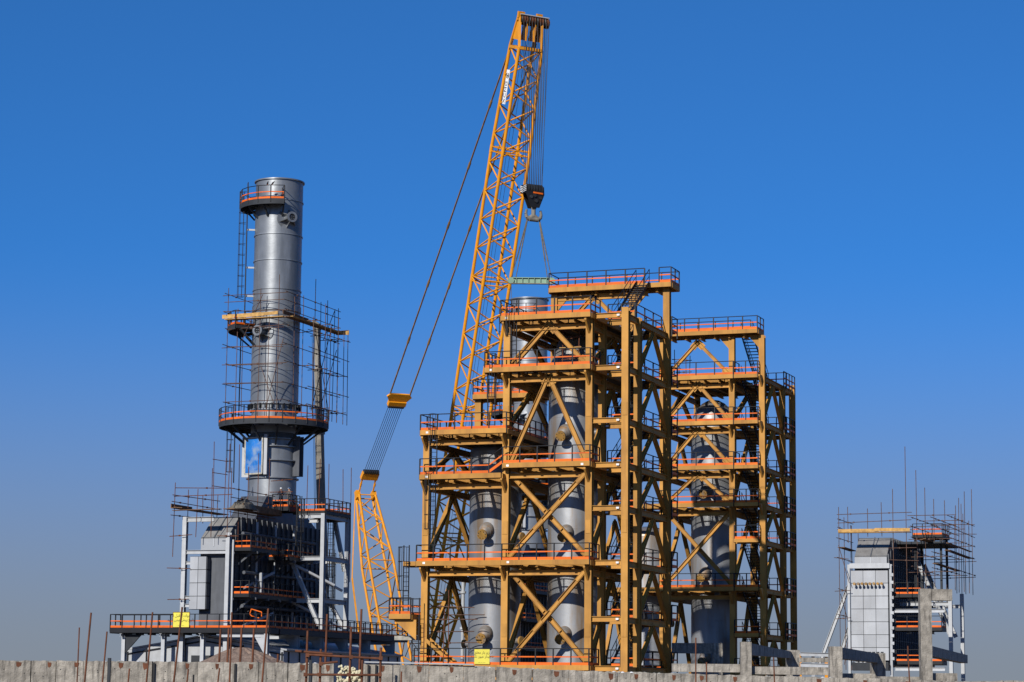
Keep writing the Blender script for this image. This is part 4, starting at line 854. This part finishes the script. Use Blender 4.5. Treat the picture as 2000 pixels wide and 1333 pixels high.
# tall ladder-like scaffold inside the sunlit tower and on the rear one
E1 = scaffold('small brown scaffold tower on the top deck behind the front tower', None, G2.w(0,0))
for u, v, z1 in ((-5.6,2.0,31.2),(-4.6,2.0,30.6),(-5.6,3.2,30.4),(-4.6,3.2,30.8)): std(E1, u, v, 27.7, z1)
run(E1, (-5.6,2.0), (-4.6,2.0), [28.6,29.5,30.3], .3); run(E1, (-5.6,3.2), (-4.6,3.2), [28.6,29.5,30.3], .3)
F1 = scaffold('narrow rusty scaffold frame under the upper deck of the sunlit tower', None, G1.w(0,0))
for u in (-2.3,-1.1): std(F1, u, .9, 24.3, 27.4, 'rust')
run(F1, (-2.3,.9), (-1.1,.9), [25.0,25.7,26.4,27.0], .1, 'rust')
pc('plank', (-2.5,.9,25.72), (-.9,.9,25.72), .3, .05, 'wood', F1)

# ------------------------------------------------------------------ signs
def sign(Gr, org, w, h, lines, label, frame):
    """org: centre in grid coordinates, facing -v"""
    T = thing('warning_sign', label, 'sign', Gr.w(org[0], org[1], org[2]), -TH)
    if frame:
        fb = MB()
        for a, b in (((-w/2,0,-h/2),(w/2,0,-h/2)),((-w/2,0,h/2),(w/2,0,h/2)),((-w/2,0,-h/2),(-w/2,0,h/2)),((w/2,0,-h/2),(w/2,0,h/2))): fb.bar(a, b, .05, .05)
        part('frame', fb, 'rust', T)
    P = part('board', MB().box((-w/2+.01,-.02,-h/2+.01), (w/2-.01,.02,h/2-.01)), 'sign', T)
    for txt, z, sz in lines: letters(txt, 'ink', P, Vector((0,-.026,z*h)), (1,0,0), (0,0,1), sz*h, ext=.003)
    return T
# Persian in presentation forms, visual order right to left
def rtl(codes): return ''.join(chr(c) for c in reversed(codes))
w1a = rtl([0xFEA3,0xFEEE,0xFE8D,0xFEA9,0xFE99,0x20,0xFED7,0xFE92,0xFEDE,0x20,0xFE8D,0xFEAF])
w1b = rtl([0xFEED,0xFED7,0xFEEE,0xFEC9,0x20,0xFB58,0xFBFF,0xFEB6,0x20,0xFE91,0xFBFF,0xFEE8,0xFBFD,0x20,0xFB90,0xFEE8,0xFBFF,0xFEAA])
w2a = rtl([0xFE8D,0xFEAF,0x20,0xFEAF,0xFBFE,0xFEAE,0x20,0xFE91,0xFE8E,0xFEAD,0x20,0xFEE3,0xFECC,0xFEE0,0xFED6,0x20,0xFEED])
w2b = rtl([0xFEE7,0xFE8E,0xFB58,0xFE8E,0xFBFE,0xFEAA,0xFE8D,0xFEAD,0x20,0xFECB,0xFE92,0xFEEE,0xFEAD,0x20,0xFEE7,0xFB91,0xFEE8,0xFBFF,0xFEAA])
p = H1.inv(354, 1211, v=-.12)
sign(H1, p, 1.6, 1.3, [(w1a,.27,.26),(w1b,.0,.26),('--- - ----',-.37,.16)], 'framed yellow warning sign with black writing hung on the long grey walkway', True)
p = G1.inv(941.5, 1283, v=-1.02)
sign(G1, p, 1.13, 1.02, [(w2a,.27,.24),(w2b,.0,.24),('--- -- ----',-.38,.15)], 'yellow warning sign with black writing on the lowest railing of the tan tower', False)

# ------------------------------------------------------------------ concrete wall and things beside it
WY = 60.0
wt = [(150,1291),(420,1293),(640,1296),(870,1299),(960,1303),(1150,1311),(1400,1318),(1560,1322),(1850,1330)]
def wtop(px):
    for (a, ya), (b, yb) in zip(wt[:-1], wt[1:]):
        if px <= b: return ya+(yb-ya)*(px-a)/(b-a)
    return wt[-1][1]
T = thing('concrete_wall', 'long weathered concrete panel wall with rusty embedded plates along its top', 'wall', (atY(1000,1300,WY).x, WY, 0), 0)
wx0 = T.location.x
edges = [-120,-60,0,60,110,163,213,298,342,386,460,505,562,606,652]
e2 = [707,768,838,905,968,1040,1110,1168,1205,1282,1330,1402,1470,1560,1640,1720,1800,1880,1960,2060,2160]
PR = random.Random(11)
def wall_panels(es):
    for a, b in zip(es[:-1], es[1:]):
        xa, xb = atY(a,1300,WY).x-wx0, atY(b,1300,WY).x-wx0; za, zb = atY(a,wtop(a),WY).z, atY(b,wtop(b),WY).z
        dv = PR.uniform(-.015,.015); g = PR.choice((.004,.004,.006,.016))
        n = 6; tp = []
        for k in range(n+1): tp.append((xa+g+(xb-xa-2*g)*k/n, za+(zb-za)*k/n+PR.uniform(-.018,.012)))
        P = part('panel', MB().prism([(xa+g,dv,0),(xb-g,dv,0)]+[(x,dv,z) for x, z in reversed(tp)], (0,.22,0)), 'wallconc', T)
        if b-a > 35:
            for f in ((.3,.8) if b-a > 80 else (.55,)):
                if PR.random() < .25: continue
                x = xa+(xb-xa)*(f+PR.uniform(-.12,.12)); zz = za+(zb-za)*f-.02; w = PR.uniform(.09,.14)
                k = PR.uniform(-.03,.03)
                part('embedded_plate', MB().prism([(x,dv-.008,zz-.02),(x+w,dv-.008,zz-.03),(x+w*.9,dv-.008,zz-.13+k),(x+w*.35,dv-.008,zz-.17+k),(x+.01,dv-.008,zz-.12)], (0,.02,0)), 'rust', P)
        for _ in range(2): x = PR.uniform(xa+.1,xb-.1); z = za-PR.uniform(.15,.5); part('tie_hole', MB().tube((x,dv-.003,z), (x,dv+.02,z), .014, 8), 'black', P)
wall_panels(edges); wall_panels(e2)
part('backing', MB().box((atY(-120,1300,WY).x-wx0,.24,0), (atY(640,1300,WY).x-wx0,.34,2.35)).box((atY(712,1300,WY).x-wx0,.24,0), (atY(2160,1300,WY).x-wx0,.34,1.95)), 'wallconc', T)
for px in (213,606):
    x = atY(px,1300,WY).x-wx0; part('steel_channel', MB().box((x-.035,-.03,0), (x+.035,.1,2.56)), 'dgrate', T)
for px in (720,735,301,460): x = atY(px,1300,WY).x-wx0; pc('dark_rod', (x,-.04,0), (x,-.04,2.45), .05, .03, 'black', T)
x0, x1 = atY(712,1296,WY).x-wx0, atY(925,1300,WY).x-wx0
pc('capping_strip', (x0,.06,atY(712,1295,WY).z+.02), (x1,.06,atY(925,1300,WY).z+.02), .26, .035, 'grey', T)
for k in range(60):
    px = PR.choice((PR.uniform(870,960),PR.uniform(560,640),PR.uniform(1000,1120),PR.uniform(1160,1340),PR.uniform(1480,1640),PR.uniform(200,420))); q = atY(px,wtop(px),WY); s = PR.uniform(.012,.035)
    o = part('mortar_crumb', MB().lathe((q.x-wx0,PR.uniform(.02,.16),q.z-.02), [(s*2.2,0),(s*1.8,s*.6),(s*.5,s*1.1),(.001,s*1.15)], 7), 'frost' if k % 3 else 'white', T)

PY = 56.5
PL = ['thin rusty pole where the wall runs on past the walkway end','tall leaning rusty pole standing clear of the walkway end','rusty pole just short of the walkway end, before the wall','tall rusty pole crossing the walkway short of the framed sign','tall rusty pole crossing in front of the framed yellow sign','S','S','S','tall rusty pole in front of the gravel pile','tall leaning rusty pole at the foot of the gravel pile','S','thin rusty pole standing before the shaded vessel of the rear tower','short thin rusty rod before the low concrete beam','short rusty rod by the concrete column with a beam running back','thin rusty pole before the boiler beside the tall concrete column']
for i_, (x0, y0, x1, y1, th) in enumerate(((155,1226,150,1345,3),(178,1197,164,1345,4.2),(209,1234,199,1345,3.6),(298,1196,285,1345,4),(356,1186,338,1345,4.4),(253,1306,249,1345,3.6),(368,1307,364,1345,3.6),(429,1305,424,1345,3.6),(453,1196,448,1345,4.2),(524,1189,511,1345,4.4),(784,1312,783,1345,3.6),(1359,1246,1359,1345,3.2),(1380,1294,1380,1345,3.2),(1511,1284,1513,1345,3.2),(1773,1262,1777,1345,3.2))):
    a, b = atY(x0,y0,PY), atY(x1,y1,PY); d = (b-a).normalized(); b = a+d*(a.z/-d.z)
    o = part('rusty_pole', MB().tube((0,0,0), a-b, th*.86/4662*PY/2, 10), 'rust'); o.location = b
    tag(o, PL[i_] if PL[i_] != 'S' else 'short rusty pole stub standing against the face of the concrete wall', 'pole', 'rusty poles along the wall')
p0 = atY(378,1318,PY); o = part('dark_stake', MB().tube((0,0,0), (p0.x-atY(377,1345,PY).x,0,p0.z), .02, 8), 'black'); o.location = (atY(377,1345,PY).x,PY,0); tag(o, 'short dark stake between rusty poles before the wall', 'stake')
# rusty poles behind the wall
for x0, y0, zb in ((431,1229,0),(447,1228,0),(472,1227,0),(496,1228,0),(543,1278,0),(601,1232,0),(706,1190,0),(639,1200,0)):
    a = atY(x0,y0,64); o = part('rusty_pole', MB().tube((0,0,0), (.06,0,a.z), .03, 8), 'rust'); o.location = (a.x-.06, 64, 0); tag(o, 'rusty pole rising behind the wall '+('beside the gravel pile' if x0 < 520 else 'under the grey walkway'), 'pole', 'rusty poles behind the wall')
# guard frame of rusty tubes by the gap
FY = 58.0
T = thing('guard_frame', 'rusty tube guard frame clamped together in front of the gap in the wall', 'guard frame', (atY(670,1300,FY).x, FY, 0), 0); fx = T.location.x
def fp(px, py): q = atY(px,py,FY); return Vector((q.x-fx, 0, q.z))
for a, b in (((601,1272),(597,1345)),((627,1268),(624,1345)),((686,1225),(682,1345)),((708,1285),(706,1345)),((744,1265),(742,1345))):
    q = fp(*b); p = fp(*a); d = (q-p); q = p+d*(p.z/-d.z); tube('upright', p, q, .030, 'rust', T)
for a, b in (((577,1272),(650,1278)),((602,1279),(745,1287)),((596,1318),(746,1319)),((626,1297),(660,1293))):
    p, q = fp(*a), fp(*b); p.y = q.y = -.065; tube('rail', p, q, .028, 'rust', T)
for a in ((601,1280),(686,1284),(744,1286),(597,1318),(624,1318),(682,1318),(742,1318),(627,1297)):
    q = fp(*a); pc('clamp', q+Vector((-.045,-.04,0)), q+Vector((.045,-.04,0)), .1, .09, 'rust', T)
# cream foam heap in the gap
T = thing('foam_heap', 'heap of cream coloured foam lumps stuffed in the gap of the wall', 'foam heap', (atY(682,1320,WY+.15).x, WY+.15, 0), 0); hx0 = T.location.x
FR = random.Random(21)
lump = []
for q in range(3):
    b = MB(); n, m = 9, 6; vs = []
    prof = [(max(.02, math.sin(math.pi*j/m)), -math.cos(math.pi*j/m)) for j in range(m+1)]
    for r_, z_ in prof:
        for i in range(n): a = 2*math.pi*i/n; k = 1+FR.uniform(-.22,.22); vs.append((r_*k*math.cos(a), r_*k*math.sin(a), z_*(1+FR.uniform(-.1,.1))))
    b.add(vs, [(j*n+i, j*n+(i+1) % n, (j+1)*n+(i+1) % n, (j+1)*n+i) for j in range(m) for i in range(n)], True); lump.append(mesh_of(b, 'lump', 'foam'))
pb = part('foam_base', MB().box((-.31,.02,0), (.31,.3,2.1)), 'foam', T)
for k in range(150):
    px = FR.uniform(659,706); topy = 1296+8*abs((px-672)/30) if px < 690 else 1303+.2*(px-690)
    py = FR.uniform(topy, 1345); q = atY(px, py, WY+.15)
    o = bpy.data.objects.new('foam_lump', lump[k % 3]); link(o, T); s = FR.uniform(.026,.048); o.location = (q.x-hx0, FR.uniform(-.06,.06), q.z-s); o.scale = (s*1.25, s, s*.85); o.rotation_euler = (FR.uniform(0,3),FR.uniform(0,3),FR.uniform(0,3))
# gravel pile behind the wall
GP = atY(473,1263,110); b = MB(); n, m = 56, 18; vs = []; gr = random.Random(4)
for j in range(m+1):
    r_ = .25+8.2*(j/m)**1.1
    for i in range(n):
        a = 2*math.pi*i/n; z = max(0, GP.z*(1-(j/m)**1.05)+(gr.uniform(-.07,.05) if j < m else 0))
        if j == 0: z = GP.z-.05
        vs.append((r_*1.15*math.cos(a)*(1+.06*math.sin(3*a)), r_*math.sin(a), z if j < m else -.05))
b.add(vs, [(j*n+i, j*n+(i+1) % n, (j+1)*n+(i+1) % n, (j+1)*n+i) for j in range(m) for i in range(n)]+[tuple(range(n))])
o = part('gravel_pile', b, 'gravel'); o.location = (GP.x, GP.y, 0); tag(o, 'reddish gravel pile heaped behind the concrete wall under the walkway', 'gravel pile')

# ------------------------------------------------------------------ unfinished concrete frames at the right
def cframe(label, Y, col, beams, grp=None):
    (xa, xb, yt), = col,
    a = atY(xa, yt, Y); b_ = atY(xb, yt, Y)
    T = thing('concrete_frame', label, 'concrete frame', ((a.x+b_.x)/2, Y, 0), 0, grp); w = (b_.x-a.x)
    part('column', MB().box((-w/2,0,0), (w/2,w*1.1,a.z)), 'wallconc', T)
    return T, a, w
def rb(T, name, px, y0, y1, Y, p2, dp, mat_='wallconc', th=.3):
    """beam going away from the column: from pixel (px,y0) at Y to p2 at Y+dp"""
    o = T.location; A0, A1 = atY(px,y0,Y), atY(px,y1,Y); B0, B1 = atY(p2[0],p2[1],Y+dp), atY(p2[0],p2[2],Y+dp)
    P = [Vector((q.x-o.x, q.y-o.y, q.z)) for q in (A0, B0, B1, A1)]
    part(name, MB().prism(P, (-th,.02,0)), mat_, T)
T, a, w = cframe('weathered concrete column with a beam running back beside the rear tower', 88, (1447,1468,1254), [])
rb(T, 'beam', 1467.5, 1257, 1280, 88.15, (1546,1273,1286), 14); 
q0, q1 = atY(1313,1297,88.3), atY(1446,1297,88.3); z0, z1 = atY(1380,1313,88.3).z, atY(1380,1297,88.3).z
part('low_beam', MB().box((q0.x-T.location.x,.3,z0), (q1.x-T.location.x,.7,z1)), 'wallconc', T)
q0, q1 = atY(1469,1302,88.3), atY(1620,1302,88.3); z0, z1 = atY(1540,1318,88.3).z, atY(1540,1303,88.3).z
part('low_beam', MB().box((q0.x-T.location.x,.3,z0), (q1.x-T.location.x,.7,z1)), 'wallconc', T)
q = atY(1546,1270,102); part('column', MB().box((q.x-T.location.x-.2,14,0), (q.x-T.location.x+.35,14.5,q.z)), 'wallconc', T)
T, a, w = cframe('concrete column with a dark beam running back below the right-hand boiler', 75, (1621,1645,1263), [])
rb(T, 'beam', 1644.5, 1265, 1287, 75.1, (1716,1277,1295), 13)
q = atY(1716,1276,88); part('column', MB().box((q.x-T.location.x-.25,13,0), (q.x-T.location.x+.25,13.5,q.z)), 'wallconc', T)
q0, q1 = atY(1646,1318,76), atY(1708,1318,76); part('low_beam', MB().box((q0.x-T.location.x,.9,atY(1680,1330,76).z), (q1.x-T.location.x,1.2,atY(1680,1316,76).z)), 'wallconc', T)
q0, q1 = atY(1560,1290,96), atY(1620,1290,96); part('low_beam', MB().box((q0.x-T.location.x,21,atY(1590,1294,96).z), (q1.x-T.location.x,21.4,atY(1590,1285,96).z)), 'wallconc', T)
T, a, w = cframe('tall concrete column with a short lintel in front of the right-hand boiler', 74, (1797,1819,1150), [])
q0, q1 = atY(1820,1150,74), atY(1860,1150,74); part('lintel', MB().box((q0.x-T.location.x,.02,atY(1830,1173,74).z), (q1.x-T.location.x,.4,atY(1830,1151,74).z)), 'wallconc', T)
rb(T, 'beam', 1819.5, 1262, 1282, 74.1, (1890,1280,1296), 12)
q0, q1 = atY(1821,1318,74.3), atY(1870,1318,74.3); part('low_beam', MB().box((q0.x-T.location.x,.3,atY(1840,1330,74).z), (q1.x-T.location.x,.6,atY(1840,1315,74).z)), 'wallconc', T)
q0, q1 = atY(1715,1325,74.5), atY(1796,1325,74.5); part('low_beam', MB().box((q0.x-T.location.x,.5,0), (q1.x-T.location.x,.9,atY(1760,1322,74.5).z)), 'wallconc', T)
# cross beams of the concrete yard seen between tower and boiler
T = thing('concrete_frame', 'pale concrete cross beams on stub legs between the towers', 'concrete frame', (atY(1380,1290,188).x, 188, 0), 0)
ox = T.location.x
for x0, x1, y0, y1 in ((1313,1393,1256,1277),):
    q0, q1 = atY(x0,y0,188), atY(x1,y1,188); part('beam', MB().box((q0.x-ox,0,q1.z), (q1.x-ox,.7,q0.z)), 'wallconc', T)
    part('column', MB().box((q1.x-ox+.01,-.05,0), (q1.x-ox+.75,.75,q0.z+.02)), 'wallconc', T)
# grey steel pipe rack far behind
T = thing('pipe_rack', 'distant low grey steel pipe rack beyond the rear tower', 'pipe rack', (atY(1590,1280,250).x, 250, 0), 0); ox = T.location.x
q0, q1 = atY(1563,1278,250), atY(1640,1280,250)
for z in (0, -1.1): pc('beam', (q0.x-ox,0,q0.z+z), (q1.x-ox,0,q1.z+z), .3, .4, 'grey', T, 'h')
for k in range(4): x = q0.x-ox+(q1.x-q0.x)*k/3; pc('column', (x,.3,0), (x,.3,q0.z), .3, .3, 'grey' if k % 2 else 'crane', T, 'h')

# ------------------------------------------------------------------ people on the boiler roof platform, birds on the stack rail
def person(loc, rz, label, top, lean=0.):
    T = thing('person', label, 'person', loc, rz)
    V = {'pel':(0,0,.95),'wai':(0,-.02,1.1),'che':(lean*.5,-.03,1.32),'nec':(lean,-.03,1.5),'hea':(lean,-.05,1.6),'cro':(lean,-.06,1.72),
         'hl':(-.1,0,.9),'kl':(-.12,-.04,.5),'al':(-.12,.02,.09),'tl':(-.13,-.16,.05),'hr':(.1,0,.9),'kr':(.12,-.02,.5),'ar':(.13,.03,.09),'tr':(.14,-.15,.05),
         'sl':(lean-.2,-.03,1.42),'el':(-.28,-.08,1.16),'wl':(-.22,-.3,1.08),'sr':(lean+.2,-.03,1.42),'er':(.29,-.06,1.16),'wr':(.24,-.28,1.06)}
    rad = dict(pel=.15,wai=.14,che=.16,nec=.06,hea=.095,cro=.08,hl=.1,kl=.07,al=.05,tl=.045,hr=.1,kr=.07,ar=.05,tr=.045,sl=.075,el=.055,wl=.042,sr=.075,er=.055,wr=.042)
    E_ = ['pel wai','wai che','che nec','nec hea','hea cro','pel hl','hl kl','kl al','al tl','pel hr','hr kr','kr ar','ar tr','che sl','sl el','el wl','che sr','sr er','er wr']
    k = list(V); me = bpy.data.meshes.new('body'); me.from_pydata([V[i] for i in k], [tuple(k.index(j) for j in e.split()) for e in E_], []); me.materials.append(M[top])
    o = bpy.data.objects.new('body', me); COL.objects.link(o); md = o.modifiers.new('skin', 'SKIN'); 
    for i, kk in enumerate(k): sv = me.skin_vertices[0].data[i]; sv.radius = (rad[kk],)*2; sv.use_root = kk == 'pel'
    ms = o.modifiers.new('sub', 'SUBSURF'); ms.levels = ms.render_levels = 1
    dg = bpy.context.evaluated_depsgraph_get(); nm_ = bpy.data.meshes.new_from_object(o.evaluated_get(dg)); bpy.data.objects.remove(o)
    nm_.materials.clear(); nm_.materials.append(M[top]); nm_.materials.append(M['skin'])
    for p_ in nm_.polygons:
        p_.use_smooth = True; c = p_.center
        if (c.z > 1.5 and abs(c.x-lean) < .13): p_.material_index = 1
    ob = link(bpy.data.objects.new('body', nm_), T)
    part('helmet', MB().dome((lean,-.05,1.66), .125, .13, 16).lathe((lean,-.05,1.655), [(.125,0),(.17,.0),(.125,.012)], 16), 'helm', T)
    part('boots', MB().box((-.18,-.2,0), (-.07,.08,.09)).box((.08,-.19,0), (.19,.09,.09)), 'black', T)
    for s in (-1, 1): 
        hm = MB(); c = Vector((.22*s,-.33,1.07)); hm.box(c-Vector((.035,.05,.015)), c+Vector((.035,.04,.015)))
        for f in range(4): hm.tube(c+Vector((-.027+.018*f,-.05,0)), c+Vector((-.027+.018*f,-.11-.01*(f in (1,2)),-.03)), .009, 5)
        hm.tube(c+Vector((-.03*s,0,0)), c+Vector((-.07*s,-.05,.0)), .01, 5); part('hand', hm, 'skin', T)
w_ = H1.w(-4.1, 10.3, 18.5); person(w_, -TH+.2, 'worker in dark clothes and white helmet at the left of the small roof platform', 'cloth')
w_ = H1.w(-3.4, 10.5, 18.5); person(w_, -TH-.4, 'worker in grey clothes and white helmet at the right of the small roof platform', 'cloth2', .05)
for ang, yaw in ((R(-82),.4),(R(-74),1.0)):
    c = H1.w(STU, STV)+Vector((3.65*math.cos(ang-TH), 3.65*math.sin(ang-TH), 47.2+1.28))
    T = thing('pigeon', 'dark pigeon perched on the top railing of the tall stack', 'bird', c, yaw, 'birds on the stack railing')
    part('body', MB().lathe((0,.16,.03), [(.01,0),(.06,.06),(.085,.16),(.07,.26),(.03,.34),(.005,.36)], 12, (0,-1,.75)), 'bird', T)
    part('head', MB().dome((0,-.14,.24), .05, .06, 10).lathe((0,-.14,.24), [(.05,0),(.035,-.035),(.01,-.045)], 10).tube((0,-.18,.25), (0,-.24,.24), .012, 6), 'bird', T)
    part('tail', MB().prism([(-.03,.1,.06),(.03,.1,.06),(.045,.3,-.02),(-.045,.3,-.02)], (0,.004,.012)), 'bird', T)
    for s in (-.03,.03): pc('leg', (s,.02,-.01), (s,.02,.06), .012, .012, 'orange', T)
